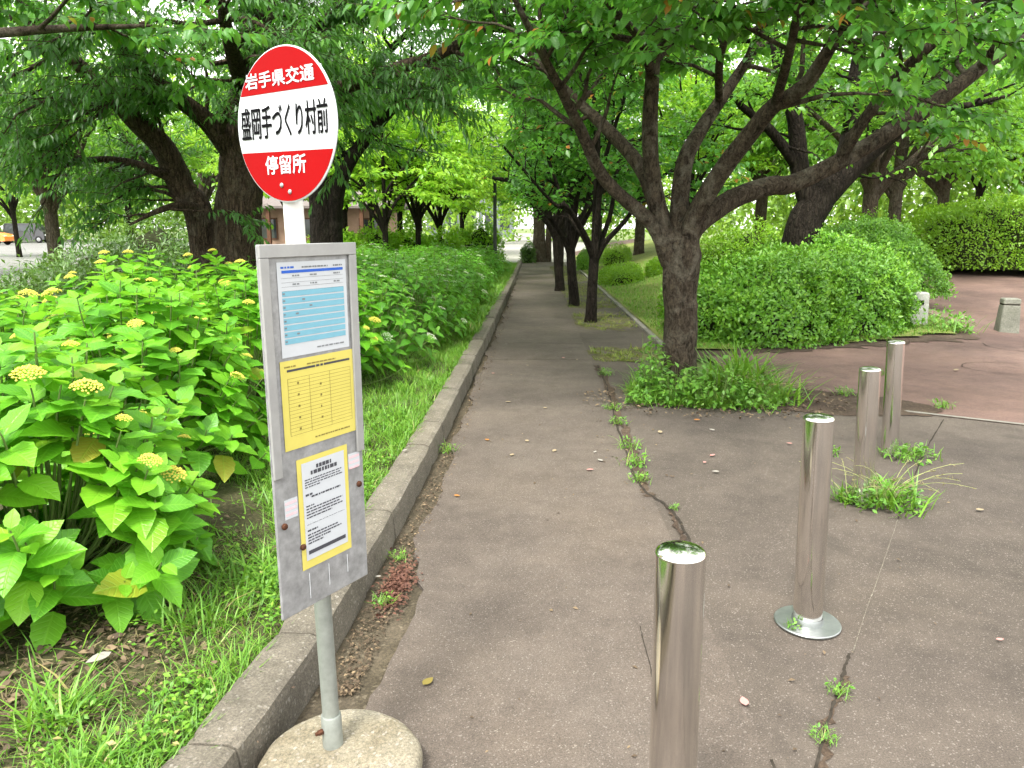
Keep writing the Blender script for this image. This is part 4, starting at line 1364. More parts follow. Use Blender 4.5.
def hydrangea(loc, r_, h_, tips, label, group, near, nflow, leaf=0.148, mat=None, white=False):
    x0, y0, z0 = loc
    root = thing('hydrangea_bush', loc, label, 'hydrangea', group)
    P, Dv, Nv, S, vt = [], [], [], [], []
    stems = []
    heads = []
    for i in range(tips):
        # canopy points spread over a dome
        zf = ((i + 0.5) / tips) ** (0.95 if near else 0.85)
        a = i * 2.39996 + rng.normal(0, 0.25)
        el = math.asin(min(1, 0.05 + 0.95 * zf))
        rr = r_ * rng.uniform(0.82, 1.06)
        tip = np.array((math.cos(a) * math.cos(el) * rr, math.sin(a) * math.cos(el) * rr, h_ * (0.08 + 0.92 * math.sin(el)) * rng.uniform(0.86, 1.05)))
        outw = np.array((math.cos(a) * math.cos(el), math.sin(a) * math.cos(el), 0.35 + math.sin(el)))
        outw /= np.linalg.norm(outw)
        ax = outw * 0.95 + np.array((0, 0, 0.42)) + rng.normal(0, 0.14, 3)
        ax /= np.linalg.norm(ax)
        base = np.array((math.cos(a) * 0.12 * r_, math.sin(a) * 0.12 * r_, 0.0)) + rng.normal(0, 0.03, 3) * (1, 1, 0)
        midp = base * 0.4 + tip * 0.6 - np.array((0, 0, 0.05)) - ax * 0.1
        stems.append((np.array([base, midp, tip - ax * 0.12, tip]), np.array([0.007, 0.0055, 0.0045, 0.003])))
        phi = rng.uniform(0, math.pi)
        t1 = np.cross(ax, (0.2, 0.9, 0.3))
        t1 /= np.linalg.norm(t1)
        t2 = np.cross(ax, t1)
        npair = 5 if near else 4
        for k in range(npair):
            down = (0.0, 0.035, 0.085, 0.15, 0.23)[k]
            sz = (0.45, 0.8, 1.02, 1.1, 1.0)[k] * leaf * rng.uniform(0.85, 1.12)
            lift = (0.85, 0.5, 0.28, 0.1, -0.05)[k] + rng.normal(0, 0.14)
            for s in (0, 1):
                an = phi + k * math.pi / 2 + s * math.pi + rng.normal(0, 0.15)
                rad = t1 * math.cos(an) + t2 * math.sin(an)
                d = rad + ax * lift + np.array((0, 0, -0.05))
                n_ = ax * 1.0 - rad * lift * 0.6 + np.array((0, 0, 0.35)) + rng.normal(0, 0.12, 3)
                pos = tip - ax * down + rad * 0.012
                if pos[2] < 0.05:
                    continue
                P.append(pos); Dv.append(d); Nv.append(n_); S.append(sz); vt.append(np.clip(0.75 - 0.12 * k + rng.normal(0, 0.15), 0, 1))
        if zf > 0.1 and rng.random() < nflow:
            heads.append((tip + ax * 0.035 + (0, 0, 0.012), ax + (0, 0, 0.5), rng.choice([0.018, 0.03, 0.042, 0.055], p=[0.25, 0.25, 0.3, 0.2])))
    P, Dv, Nv, S, vt = (np.array(q, float) for q in (P, Dv, Nv, S, vt))
    wd = [tube_np(catmull(a, 2), np.interp(np.linspace(0, 1, len(catmull(a, 2))), np.linspace(0, 1, len(b)), b), 5) for a, b in stems]
    V_, F_ = merge(wd)
    put('stems', make_mesh('stems', V_, F_, M_stem), root)
    idx = np.array([], int)
    if near:
        x, y_, w = proj(P + np.array(loc))
        toward = -(P * np.array((x0, y0, 0))).sum(1) / (np.hypot(x0, y0) * r_)     # in front of the bush centre
        size = np.where((x > -40) & (x < 1024) & (y_ > 0) & (y_ < 800), S / np.maximum(w, 0.3) * (1 + 0.35 * toward + 0.25 * P[:, 2] / h_), 0)
        idx = np.argsort(-size)[:near]
        idx = idx[size[idx] > 0]
        Rm = frames(Dv[idx], Nv[idx])
        for q, i in enumerate(idx):
            o = bpy.data.objects.new('leaf', HL_ME[int(rng.integers(4))])
            o.matrix_world = Matrix.Translation(P[i]) @ Matrix(Rm[q].tolist()).to_4x4() @ Matrix.Scale(float(S[i]), 4)
            o.parent = root
            COL.objects.link(o)
    k = np.ones(len(P), bool)
    k[idx] = False
    if k.any():
        o = put('foliage', leaves_mesh('foliage', HL[1] if near else HL_FAR, P[k], Dv[k], Nv[k], S[k], mat or L_hyd, vt[k]), root)
        o['kind'] = 'stuff'
    for c, ax, s in heads:
        q = Vector(ax).to_track_quat('Z', 'Y')
        sc = s * (1.15 if white else 1.0)
        o = bpy.data.objects.new('flower_head', FLW if white else FL[0 if s > 0.025 else 1])
        o.matrix_world = Matrix.Translation(c) @ q.to_matrix().to_4x4() @ Matrix.Diagonal((sc, sc, sc * (0.5 if white else 1.0), 1))
        o.parent = root
        COL.objects.link(o)
    return root


def bz_(x, y_):
    return float(bedh(x, y_))


near_bushes = [
    ((-2.02, 2.78), 0.74, 1.02, 100, 300, 0.28, 'nearest bright hydrangea bush at the lower left, drooping its big leaves over the grass'),
    ((-2.35, 4.25), 0.82, 1.12, 92, 300, 0.36, 'bright hydrangea bush left of the notice board, dotted with yellow flower heads'),
    ((-3.35, 4.5), 0.82, 1.0, 76, 240, 0.25, 'bright hydrangea bush at the left edge behind the nearest one'),
    ((-2.25, 5.55), 0.8, 1.14, 80, 260, 0.3, 'bright hydrangea bush directly behind the notice board'),
    ((-3.25, 6.0), 0.8, 1.2, 70, 200, 0.3, 'bright hydrangea bush in front of the massive dark trunk'),
    ((-1.95, 6.75), 0.74, 1.05, 70, 260, 0.35, 'bright hydrangea bush showing just right of the notice board'),
    ((-4.4, 5.9), 0.85, 0.92, 66, 150, 0.2, 'bright hydrangea bush at the far left in front of the dark low bush'),
    ((-2.95, 7.2), 0.8, 1.15, 60, 120, 0.3, 'bright hydrangea bush behind the top of the notice board'),
]
for (xy, r_, h_, tips, nn, fl, lab) in near_bushes:
    hydrangea((xy[0], xy[1], bz_(*xy)), r_, h_, tips, lab, 'bright hydrangeas beside the bus stop', nn, fl, 0.16 if xy[1] < 4.4 else 0.155)
ORD = ['first', 'second', 'third', 'fourth', 'fifth', 'sixth', 'seventh', 'eighth', 'ninth', 'tenth', 'eleventh', 'twelfth', 'thirteenth', 'fourteenth', 'fifteenth', 'sixteenth', 'seventeenth']
cnt = {}
k = 0
for yy in np.arange(7.85, 23.5, 1.02):
    for xo, rr in ((-1.66, 0.76), (-2.7, 0.8), (-3.75, 0.85)):
        if xo < -3 and yy > 20 or (xo == -2.7 and yy < 8):
            continue
        cnt[xo] = cnt.get(xo, -1) + 1
        lab_far = 'dark hydrangea with white flowers, %s from the notice board in the %s row' % (ORD[cnt[xo]], {-1.66: 'kerbside', -2.7: 'middle', -3.75: 'rear'}[xo])
        x = xo + rng.normal(0, 0.08) + 0.012 * (yy - 8)
        hydrangea((x, yy + rng.normal(0, 0.1), bz_(x, yy)), rr, rng.uniform(0.92, 1.1) * (1.0 if yy < 14 else 0.92), 54 if yy < 14 else 40, lab_far, 'dark hydrangeas in the hedge along the kerb', 0, 0.3 if xo > -2 else 0.18, 0.14, L_hydd, True)

# ================================================================== BUILDING, CARS, LAMP
M_wallpink = mat_plain('hut_wall', (0.3, 0.2, 0.14), 0.85, 0.1, var=0.1, scale=4)
M_woodbrown = mat_plain('hut_timber', (0.1, 0.05, 0.03), 0.8, 0.15, var=0.25, scale=14)
M_roof = mat_plain('hut_roof', (0.14, 0.12, 0.11), 0.8, 0.2, var=0.2, scale=8)
M_glassdark, N_, L_ = new_mat('window_glass')
b_, o_ = bsdf_out(N_, L_, 0.06, 0.6)
nn_ = noise(N_, L_, 1.2, 3, 0.5, objco(N_))
L_.new(ramp(N_, L_, nn_.outputs[0], [(0.3, (0.02, 0.025, 0.025)), (0.7, (0.06, 0.07, 0.07))]).outputs[0], b_.inputs['Base Color'])
M_white = mat_plain('white_paint', (0.74, 0.74, 0.72), 0.5, 0.4, var=0.06, scale=6)
M_dmetal = mat_plain('dark_metal', (0.03, 0.035, 0.032), 0.45, 0.4, 0.3, var=0.2)
M_lampglass = mat_plain('lamp_glass', (0.5, 0.52, 0.5), 0.25, 0.5, var=0.1, scale=20)
M_tyre = mat_plain('tyre_rubber', (0.02, 0.02, 0.02), 0.9, 0.2)
M_rim = mat_plain('wheel_rim', (0.5, 0.5, 0.52), 0.35, 0.5, 0.8)
M_redlamp = mat_plain('tail_lamp', (0.4, 0.02, 0.02), 0.3, 0.5)


def car_paint(name, col):
    m, N, L = new_mat(name)
    b, o = bsdf_out(N, L, 0.35, 0.5)
    n = noise(N, L, 3, 4, 0.6, objco(N))
    r = ramp(N, L, n.outputs[0], [(0.3, tuple(c * 0.9 for c in col)), (0.7, tuple(c * 1.05 for c in col))])
    L.new(r.outputs[0], b.inputs['Base Color'])
    b.inputs['Coat Weight'].default_value = 0.7
    b.inputs['Coat Roughness'].default_value = 0.06
    return m


def car(loc, rot, paint, label, group, box_van=False):
    root = thing('parked_car', loc, label, 'car', group)
    root.rotation_euler = (0, 0, rot)
    base = np.array(loc, float)
    if box_van:
        prof = [(-1.75, 0.3), (-1.78, 0.8), (-1.72, 1.65), (-1.6, 1.78), (0.75, 1.78), (1.0, 1.7), (1.4, 1.15), (1.7, 1.0), (1.76, 0.6), (1.74, 0.3)]
        glass = [(-1.55, 1.1), (-1.5, 1.6), (0.72, 1.6), (1.1, 1.15), (1.12, 1.1)]
    else:
        prof = [(-1.95, 0.32), (-2.0, 0.62), (-1.95, 0.92), (-1.72, 1.02), (-1.2, 1.36), (-0.85, 1.46), (0.2, 1.47), (0.62, 1.38), (1.12, 1.0), (1.7, 0.86), (1.95, 0.68), (1.98, 0.45), (1.93, 0.32)]
        glass = [(-1.42, 1.02), (-1.08, 1.33), (-0.8, 1.4), (0.15, 1.41), (0.5, 1.34), (0.92, 1.02)]
    hw = 0.84
    mb = MB()
    n = len(prof)
    secs = [(-hw, 0.0), (-hw + 0.06, 0.05), (hw - 0.06, 0.05), (hw, 0.0)]
    V = []
    for yy, g_ in secs:
        for (x, z) in prof:
            tuck = 0.14 * max(0, z - 0.95) / 0.5 if True else 0
            V.append((x * (1 + (0.012 if g_ else 0)), yy * (1 - tuck / 0.84 * 1.0), z + (0.02 if g_ and z > 0.7 else 0)))
    F = [tuple(range(n - 1, -1, -1)), tuple(3 * n + i for i in range(n))]
    for s in range(3):
        for i in range(n):
            j = (i + 1) % n
            F.append((s * n + i, s * n + j, (s + 1) * n + j, (s + 1) * n + i))
    mb.add(np.array(V) + base, F)
    smooth_by_angle(mb.build('body', paint, root), 35)
    for s in (-1, 1):
        w = MB()
        W = []
        for (x, z) in glass:
            tuck = 0.14 * max(0, z - 0.95) / 0.5
            W.append((x, s * (hw * (1 - tuck / 0.84) + 0.006), z))
        w.add(np.array(W) + base, [tuple(range(len(W))) if s < 0 else tuple(range(len(W) - 1, -1, -1))])
        w.build('side_window', M_glassdark, root)
    ws = [(0.66, 1.37), (1.12, 1.01)] if not box_van else [(1.02, 1.68), (1.38, 1.18)]
    rw = [(-1.24, 1.34), (-1.68, 1.04)] if not box_van else [(-1.715, 1.6), (-1.765, 1.1)]
    for nm, (a, c_) in (('windscreen', ws), ('rear_window', rw)):
        w = MB()
        s = 0.035 if nm == 'windscreen' else -0.035
        w.add(np.array([(a[0] + s, -0.6, a[1] + .02), (a[0] + s, 0.6, a[1] + .02), (c_[0] + s, 0.7, c_[1] + .02), (c_[0] + s, -0.7, c_[1] + .02)]) + base, [(0, 1, 2, 3)])
        w.build(nm, M_glassdark, root)
    for x in (-1.25, 1.25):
        for s in (-1, 1):
            w = MB()
            w.lathe([(0.2, -0.1), (0.3, -0.09), (0.32, -0.05), (0.32, 0.05), (0.3, 0.09), (0.2, 0.1)], base + (x, s * 0.76, 0.32), 20, (0, s, 0))
            wo_ = w.build('wheel', M_tyre, root)
            w = MB()
            w.lathe([(0.2, 0.085), (0.17, 0.1), (0.05, 0.112), (0.02, 0.115)], base + (x, s * 0.76, 0.32), 16, (0, s, 0))
            w.build('rim', M_rim, wo_)
    for s in (-1, 1):
        w = MB()
        w.box(base + (-1.99, s * 0.62, 0.84), (0.06, 0.22, 0.13), bev=0.01)
        w.build('tail_lamp', M_redlamp, root)
        w = MB()
        w.box(base + (1.86, s * 0.6, 0.72), (0.16, 0.3, 0.13), bev=0.02)
        w.build('headlight', M_lampglass, root)
    return root


P_or, P_bl, P_wh, P_si = car_paint('orange_paint', (0.75, 0.22, 0.02)), car_paint('black_paint', (0.02, 0.02, 0.022)), car_paint('white_car_paint', (0.75, 0.76, 0.77)), car_paint('silver_paint', (0.45, 0.47, 0.48))
x, y_, _ = spot(-16, 62)
car((x, y_, 0.02), 0.1, P_or, 'bright orange car cut off by the left edge of the view', 'cars in the car park')
x, y_, _ = spot(27, 70)
car((x, y_, 0.02), 0.15, P_bl, 'black car parked beside the orange one at far left', 'cars in the car park', True)
x, y_, _ = spot(272, 62)
car((x, y_, 0.02), 0.5, P_wh, 'white car glimpsed between the round sign post and the massive trunk', 'cars in the car park', True)

# low brown building behind the trees
x, y_, _ = spot(318, 50)
root = thing('park_building', (x, y_, 0.02), 'low building with ochre wall and brown timber posts behind the hydrangeas', 'building')
w = MB(); w.box((x, y_ + 2.5, 1.4), (9.0, 4.6, 2.8)); w.build('wall', M_wallpink, root)
w = MB()
w.add([(x - 5.2, y_ - 0.9, 2.85), (x + 5.2, y_ - 0.9, 2.85), (x + 5.2, y_ + 2.5, 4.1), (x - 5.2, y_ + 2.5, 4.1), (x + 5.2, y_ + 5.6, 2.85), (x - 5.2, y_ + 5.6, 2.85),
       (x - 5.2, y_ - 0.9, 2.7), (x + 5.2, y_ - 0.9, 2.7), (x + 5.2, y_ + 5.6, 2.7), (x - 5.2, y_ + 5.6, 2.7)],
      [(0, 1, 2, 3), (3, 2, 4, 5), (6, 9, 8, 7), (0, 6, 7, 1), (1, 7, 8, 4, 2), (4, 8, 9, 5), (5, 9, 6, 0, 3)])
w.build('roof', M_roof, root)
for k in range(7):
    w = MB(); w.box((x - 4.6 + k * 1.53, y_ - 0.6, 1.35), (0.24, 0.24, 2.7), bev=0.02); w.build('post', M_woodbrown, root)
for k in range(4):
    xx = x - 3.4 + k * 2.25
    w = MB(); w.box((xx, y_ + 0.17, 1.4), (1.3, 0.1, 1.4), bev=0.01); f_ = w.build('window_frame', M_woodbrown, root)
    w = MB()
    for s in (-0.31, 0.31):
        w.box((xx + s, y_ + 0.125, 1.4), (0.52, 0.02, 1.22))
    w.build('pane', M_glassdark, f_)
w = MB(); w.box((x + 1.2, y_ - 0.75, 0.5), (5.5, 0.06, 0.9)); w.build('balustrade', M_woodbrown, root)

# pale far building glimpsed past the lamp post
x, y_, _ = spot(470, 105)
root = thing('far_building', (x, y_, 0), 'pale blue grey building glimpsed past the lamp post', 'building')
w = MB(); w.box((x, y_ + 3, 3), (12, 6, 6)); w.build('wall', mat_plain('blue_wall', (0.17, 0.19, 0.205), 0.8, 0.2, var=0.06), root)
w = MB(); w.box((x, y_ + 3, 6.2), (12.8, 6.8, 0.4), bev=0.05); w.build('roof', M_roof, root)
for k in range(5):
    w = MB(); w.box((x - 4.8 + k * 2.4, y_ - 0.03, 2.2), (1.3, 0.1, 2.2), bev=0.02); w.build('window', M_glassdark, root)
# white posts along the far road
for k, (px_, dd) in enumerate([(399, 36), (441, 44), (478, 52), (484, 60)]):
    x, y_, _ = spot(px_, dd)
    root = thing('marker_post', (x, y_, 0), 'slim white post among the far tree trunks, %s from the left' % ORD[k], 'post', 'white posts among the far trunks')
    w = MB(); w.lathe([(0.09, 0), (0.09, 2.3), (0.07, 2.42), (0.02, 2.45)], (x, y_, 0), 12); w.build('shaft', M_white, root)
    w = MB(); w.lathe([(0.16, 0), (0.16, 0.05), (0.10, 0.06)], (x, y_, 0), 12); w.build('foot', M_white, root)

# street lamp in the hydrangea hedge
x, y_, _ = spot(495, 23.5)
root = thing('street_lamp', (x, y_, bz_(x, y_)), 'slim dark lamp post with square lantern rising from the hydrangea hedge', 'street lamp')
w = MB(); w.lathe([(0.11, 0), (0.11, 0.25), (0.07, 0.32), (0.06, 0.5), (0.05, 3.75), (0.07, 3.78), (0.07, 3.82)], (x, y_, 0.1), 14); smooth_by_angle(w.build('pole', M_dmetal, root))
w = MB()
for sx in (-1, 1):
    for sy in (-1, 1):
        w.box((x + sx * 0.13, y_ + sy * 0.13, 4.08), (0.03, 0.03, 0.34))
w.box((x, y_, 3.91), (0.30, 0.30, 0.03)); w.box((x, y_, 4.265), (0.34, 0.34, 0.03), bev=0.008); w.box((x, y_, 4.31), (0.28, 0.28, 0.06), taper=0.4)
w.build('lantern_frame', M_dmetal, root)
w = MB(); w.box((x, y_, 4.085), (0.24, 0.24, 0.31)); w.build('lantern_glass', M_lampglass, root)

# ================================================================== BUS STOP SIGN
M_red = mat_plain('sign_red', (0.27, 0.0016, 0.0025), 0.5, 0.06, var=0.05, scale=5, bmp=0)
M_signwhite = mat_plain('sign_white', (0.5, 0.52, 0.54), 0.4, 0.25, var=0.03, scale=5, bmp=0)
M_black = mat_plain('sign_black', (0.004, 0.004, 0.005), 0.7, 0.05, bmp=0)
M_alu = mat_plain('weathered_aluminium', (0.27, 0.272, 0.275), 0.45, 0.4, 0.3, var=0.28, scale=30, bmp=0.04)
M_alu2 = mat_plain('aluminium_frame', (0.30, 0.30, 0.295), 0.42, 0.4, 0.25, var=0.1, scale=14, bmp=0.03)
M_galv = mat_plain('galvanised_pipe', (0.25, 0.27, 0.245), 0.45, 0.5, 0.4, var=0.16, scale=26, bmp=0.03)
M_rust = mat_plain('rusty_bolt', (0.075, 0.032, 0.018), 0.9, 0.2, 0.2, var=0.4, scale=80, bmp=0.4)
M_paper = mat_plain('paper_white', (0.45, 0.47, 0.495), 0.6, 0.2, var=0.02, bmp=0)
M_ycard = mat_plain('paper_yellow', (0.53, 0.46, 0.11), 0.6, 0.2, var=0.03, bmp=0)
M_blue = mat_plain('print_blue', (0.02, 0.09, 0.42), 0.5, bmp=0)
M_cyan = mat_plain('print_cyan', (0.15, 0.34, 0.43), 0.5, var=0.04, bmp=0)
M_ink = mat_plain('print_ink', (0.05, 0.05, 0.06), 0.6, bmp=0)
M_inkgrey = mat_plain('print_grey', (0.16, 0.17, 0.18), 0.6, bmp=0)
M_inkolive = mat_plain('print_olive', (0.2, 0.16, 0.04), 0.6, bmp=0)
M_tape = mat_plain('pink_tape', (0.72, 0.42, 0.45), 0.5, 0.4, bmp=0)

SB = np.array((-0.578, 1.925, 0.0))
bs = thing('bus_stop_sign', SB, 'bus stop sign with red and white disc, tall notice board and concrete foot', 'bus stop')
w = MB()
w.lathe([(0.228, 0.0), (0.236, 0.02), (0.237, 0.045), (0.232, 0.068), (0.22, 0.08), (0.20, 0.086), (0.10, 0.088), (0.03, 0.089)], SB + (0.03, -0.045, 0.008), 56)
o = w.build('base', M_base, bs)
me = o.data
for v in me.vertices:
    v.co.z += 0.003 * math.sin(v.co.x * 31) * math.cos(v.co.y * 27) * (v.co.z > 0.02)
    k = 1 + 0.012 * math.sin(math.atan2(v.co.y, v.co.x) * 5 + 1) + 0.006 * math.sin(math.atan2(v.co.y, v.co.x) * 13)
    v.co.x *= k
    v.co.y *= k
smooth_by_angle(o, 50)
ptop = D(293, 215, 1.945) * (1, 1, 0) + np.array((0, 0, 1.78))
pbot = SB + (0, 0, 0.085)
pd = (ptop - pbot) / np.linalg.norm(ptop - pbot)
w = MB(); w.tube([pbot, pbot + pd * 0.5, pbot + pd * 1.38], 0.0243, 24); smooth_by_angle(w.build('pole', M_galv, bs))
w = MB(); w.tube([pbot + pd * 1.381, ptop], 0.0255, 24); smooth_by_angle(w.build('upper_pole', M_white, bs))
w = MB(); w.lathe([(0.0295, -0.01), (0.0295, 0.108), (0.0275, 0.112), (0.0255, 0.112)], pbot, 24, pd); sl = w.build('sleeve', M_galv, bs); smooth_by_angle(sl)
w = MB(); w.lathe([(0.009, 0.0), (0.009, 0.012), (0.006, 0.016), (0.006, 0.022)], pbot + pd * 0.068 + (-0.022, -0.02, 0), 6, (-0.74, -0.67, 0)); w.build('bolt', M_rust, sl)

# notice board
def frm(o, u, n):
    u = np.array(u, float) / np.linalg.norm(u)
    n = np.array(n, float) / np.linalg.norm(n)
    return np.array(o, float), u, np.cross(n, u), n
BW = 0.318
bl_, br_ = D(256.5, 245, 1.73), D(354, 243, 2.0)
bu = (br_ - bl_); bu[2] = 0; BWr = np.linalg.norm(bu); bu /= BWr
bn = np.array((bu[1], -bu[0], 0.0))
ZT, ZB = 1.557, float(D(297, 622, 1.73)[2])
BH = ZT - ZB


def BP(u, v, n=0.0):           # board coordinates: u 0..1 left to right, v 0..1 top to bottom
    return bl_ * (1, 1, 0) + bu * (u * BWr) + np.array((0, 0, ZT - v * BH)) + bn * n


w = MB()
w.box(BP(0.5, 0.5, -0.004), (BWr, 0.008, BH), ux=bu, uy=-bn, bev=0.003)
bd = w.build('notice_board', M_alu, bs)


def brect(mb, u0, v0, u1, v1, n, m=0, thick=0.0, curl=0.0):
    if thick:
        mb.box(BP((u0 + u1) / 2, (v0 + v1) / 2, n + thick / 2), ((u1 - u0) * BWr, thick, (v1 - v0) * BH), m, ux=bu, uy=-bn, bev=min(0.0015, thick / 3))
    else:
        mb.add([BP(u0, v1, n), BP(u1, v1, n), BP(u1, v0, n), BP(u0, v0, n)], [(0, 1, 2, 3)], m)


fw = 0.085
for a in ((0.0, 0.0, 1.0, 0.033), (0.0, 0.0335, fw, 0.60), (1 - fw, 0.0335, 1.0, 0.60)):
    w = MB(); brect(w, *a, 0.0005, thick=0.007); w.build('frame_rail', M_alu2, bd)
for k in range(3):
    w = MB(); brect(w, 0.3 + 0.22 * k, 0.90, 0.306 + 0.22 * k, 0.975 - 0.01 * k, 0.0006, thick=0.0012); w.build('glue_streak', M_signwhite, bd)


def textmesh(body, size, sx=1.0, bold=0.0):
    c = bpy.data.curves.new('t', 'FONT')
    c.body = body
    c.size = size
    c.align_x = 'CENTER'
    c.align_y = 'CENTER'
    c.offset = bold
    c.resolution_u = 3
    o = bpy.data.objects.new('t', c)
    COL.objects.link(o)
    bpy.context.view_layer.update()
    me = bpy.data.meshes.new_from_object(o.evaluated_get(bpy.context.evaluated_depsgraph_get()))
    V = np.array([v.co[:] for v in me.vertices]) if len(me.vertices) else np.zeros((0, 3))
    F = [tuple(p.vertices) for p in me.polygons]
    bpy.data.objects.remove(o, do_unlink=True)
    bpy.data.curves.remove(c)
    bpy.data.meshes.remove(me)
    if len(V):
        cx = (V[:, 0].min() + V[:, 0].max()) / 2
        cy = (V[:, 1].min() + V[:, 1].max()) / 2
        V[:, 0] = (V[:, 0] - cx) * sx
        V[:, 1] -= cy
    return V, F


def fit_text(body, width, height, bold=0.0):
    V, F = textmesh(body, 1.0, 1.0, bold)
    V[:, 0] *= width / (V[:, 0].max() - V[:, 0].min())
    V[:, 1] *= height / (V[:, 1].max() - V[:, 1].min())
    return V, F


def words(mb, u0, v0, width, h, n, m, seed):
    """a line of tiny illegible print: short dashes"""
    g_ = np.random.default_rng(seed)
    u = u0
    while u < u0 + width:
        l = g_.uniform(0.012, 0.045)
        brect(mb, u, v0, min(u + l, u0 + width), v0 + h, n, m)
        u += l + g_.uniform(0.004, 0.010)


# three posters: paper with print
w = MB()
u0, u1, v0, v1 = 0.165, 0.885, 0.045, 0.288
brect(w, u0, v0, u1, v1, 0.0012, 0)
pw, ph = u1 - u0, v1 - v0
def U(a): return u0 + a * pw
def Vv(a): return v0 + a * ph
brect(w, U(0.06), Vv(0.085), U(0.95), Vv(0.115), 0.0018, 1)
words(w, U(0.05), Vv(0.045), pw * 0.18, 0.005, 0.0018, 1, 1); words(w, U(0.34), Vv(0.05), pw * 0.38, 0.004, 0.0018, 3, 2); words(w, U(0.8), Vv(0.05), pw * 0.14, 0.004, 0.0018, 3, 3)
for k in range(4):
    brect(w, U(0.05), Vv(0.165 + 0.045 * k), U(0.95), Vv(0.168 + 0.045 * k), 0.0018, 3)
for a in (0.2, 0.45, 0.8):
    words(w, U(a), Vv(0.135), pw * 0.1, 0.004, 0.0018, 3, int(a * 100)); words(w, U(a), Vv(0.225), pw * 0.1, 0.004, 0.0018, 3, int(a * 77))
for k in range(8):
    brect(w, U(0.05), Vv(0.300 + 0.072 * k), U(0.95), Vv(0.357 + 0.072 * k), 0.0018, 2)
    words(w, U(0.055), Vv(0.318 + 0.072 * k), pw * 0.03, 0.004, 0.0024, 3, k)
    if k in (1, 2, 3, 6):
        words(w, U(0.22 + 0.1 * (k % 3)), Vv(0.318 + 0.072 * k), pw * 0.04, 0.004, 0.0024, 3, k + 40)
words(w, U(0.5), Vv(0.93), pw * 0.42, 0.004, 0.0018, 3, 9)
po = w.build('poster', [M_paper, M_blue, M_cyan, M_inkgrey], bd)
po['label'] = 'white timetable with blue bands'
w = MB()
u0, u1, v0, v1 = 0.135, 0.925, 0.296, 0.535
pw, ph = u1 - u0, v1 - v0
brect(w, u0, v0, u1, v1, 0.0016, 0)
brect(w, U(0.08), Vv(0.10), U(0.45), Vv(0.125), 0.0022, 1); brect(w, U(0.57), Vv(0.10), U(0.94), Vv(0.125), 0.0022, 1); words(w, U(0.46), Vv(0.10), pw * 0.1, 0.006, 0.0022, 1, 5)
words(w, U(0.05), Vv(0.06), pw * 0.15, 0.004, 0.0022, 2, 3); words(w, U(0.34), Vv(0.065), pw * 0.4, 0.004, 0.0022, 2, 4)
for k in range(17):
    brect(w, U(0.08), Vv(0.20 + 0.04 * k), U(0.94), Vv(0.2035 + 0.04 * k), 0.0022, 2)
for a in (0.08, 0.36, 0.64, 0.94):
    brect(w, U(a), Vv(0.2), U(a + 0.004), Vv(0.843), 0.0022, 2)
for k in range(9):
    words(w, U(0.2 + 0.3 * (k % 2)), Vv(0.25 + 0.065 * k), pw * 0.025, 0.006, 0.0022, 2, 60 + k)
words(w, U(0.4), Vv(0.92), pw * 0.5, 0.004, 0.0022, 2, 8)
po = w.build('poster', [M_ycard, M_ink, M_inkolive], bd)
po['label'] = 'yellow timetable sheet'
w = MB()
u0, u1, v0, v1 = 0.235, 0.80, 0.567, 0.885
pw, ph = u1 - u0, v1 - v0
brect(w, u0, v0, u1, v1, 0.0016, 0)
brect(w, U(0.085), Vv(0.045), U(0.925), Vv(0.925), 0.0022, 1)
lines = [(0.36, 0.085, 0.3, 0.011), (0.25, 0.13, 0.52, 0.011)]
lines += [(0.13, 0.195 + 0.022 * q, (0.74, 0.7, 0.74, 0.3)[q], 0.0032) for q in range(4)]
lines += [(0.13, 0.325, 0.14, 0.006), (0.24, 0.352, 0.58, 0.005)]
lines += [(0.13, 0.43 + 0.026 * q, (0.16, 0.72, 0.66, 0.72, 0.5)[q], 0.0038) for q in range(5)]
lines += [(0.13, 0.60, 0.75, 0.0012), (0.13, 0.65, 0.2, 0.005)] + [(0.13, 0.69 + 0.026 * q, (0.6, 0.68, 0.45, 0.3)[q], 0.0042) for q in range(4)]
for k, (a, v_, l, h) in enumerate(lines):
    words(w, U(a), Vv(v_), pw * l, h, 0.0027, 2, 90 + k)
brect(w, U(0.13), Vv(0.84), U(0.88), Vv(0.875), 0.0027, 2)
po = w.build('poster', [M_ycard, M_paper, M_ink], bd)
po['label'] = 'white notice on yellow card'
for (a, b, c_, d_) in ((0.09, 0.665, 0.225, 0.72), (0.81, 0.60, 0.95, 0.645)):
    w = MB(); brect(w, a, b, c_, d_, 0.0010, 0)
    for q in range(3):
        brect(w, a + 0.01, b + 0.008 + 0.016 * q, c_ - 0.01, b + 0.014 + 0.016 * q, 0.0014, 1)
    w.build('tape_strip', [M_paper, M_tape], bd)
for (a, b) in ((0.075, 0.735), (0.925, 0.70), (0.25, 0.815)):
    w = MB(); w.lathe([(0.0085, 0), (0.0085, 0.005), (0.006, 0.008), (0.002, 0.009)], BP(a, b, 0.0005), 10, bn); w.build('bolt', M_rust, bd)
# bracket behind the board
w = MB()
for zz in (0.72, 1.1, 1.48):
    w = MB()
    pp = pbot + pd * ((zz - pbot[2]) / pd[2])
    q = BP(0.5, (ZT - zz) / BH, -0.008)
    w.box((pp + q) / 2, (0.07, np.linalg.norm((pp - q)[:2]) - 0.004, 0.03), ux=bu, uy=bn)
    w.build('bracket', M_galv, bs)

# round disc
SD = 0.366
dc = D(285.5, 125.5, 1.9)
du = np.array((0.309, -0.20, 0.0)); du /= np.linalg.norm(du)
dn = np.array((du[1], -du[0], 0.0))
dz = np.array((0.0, 0.0, 1.0))


def DP(x, z, n):
    return dc + du * x + dz * z + dn * n


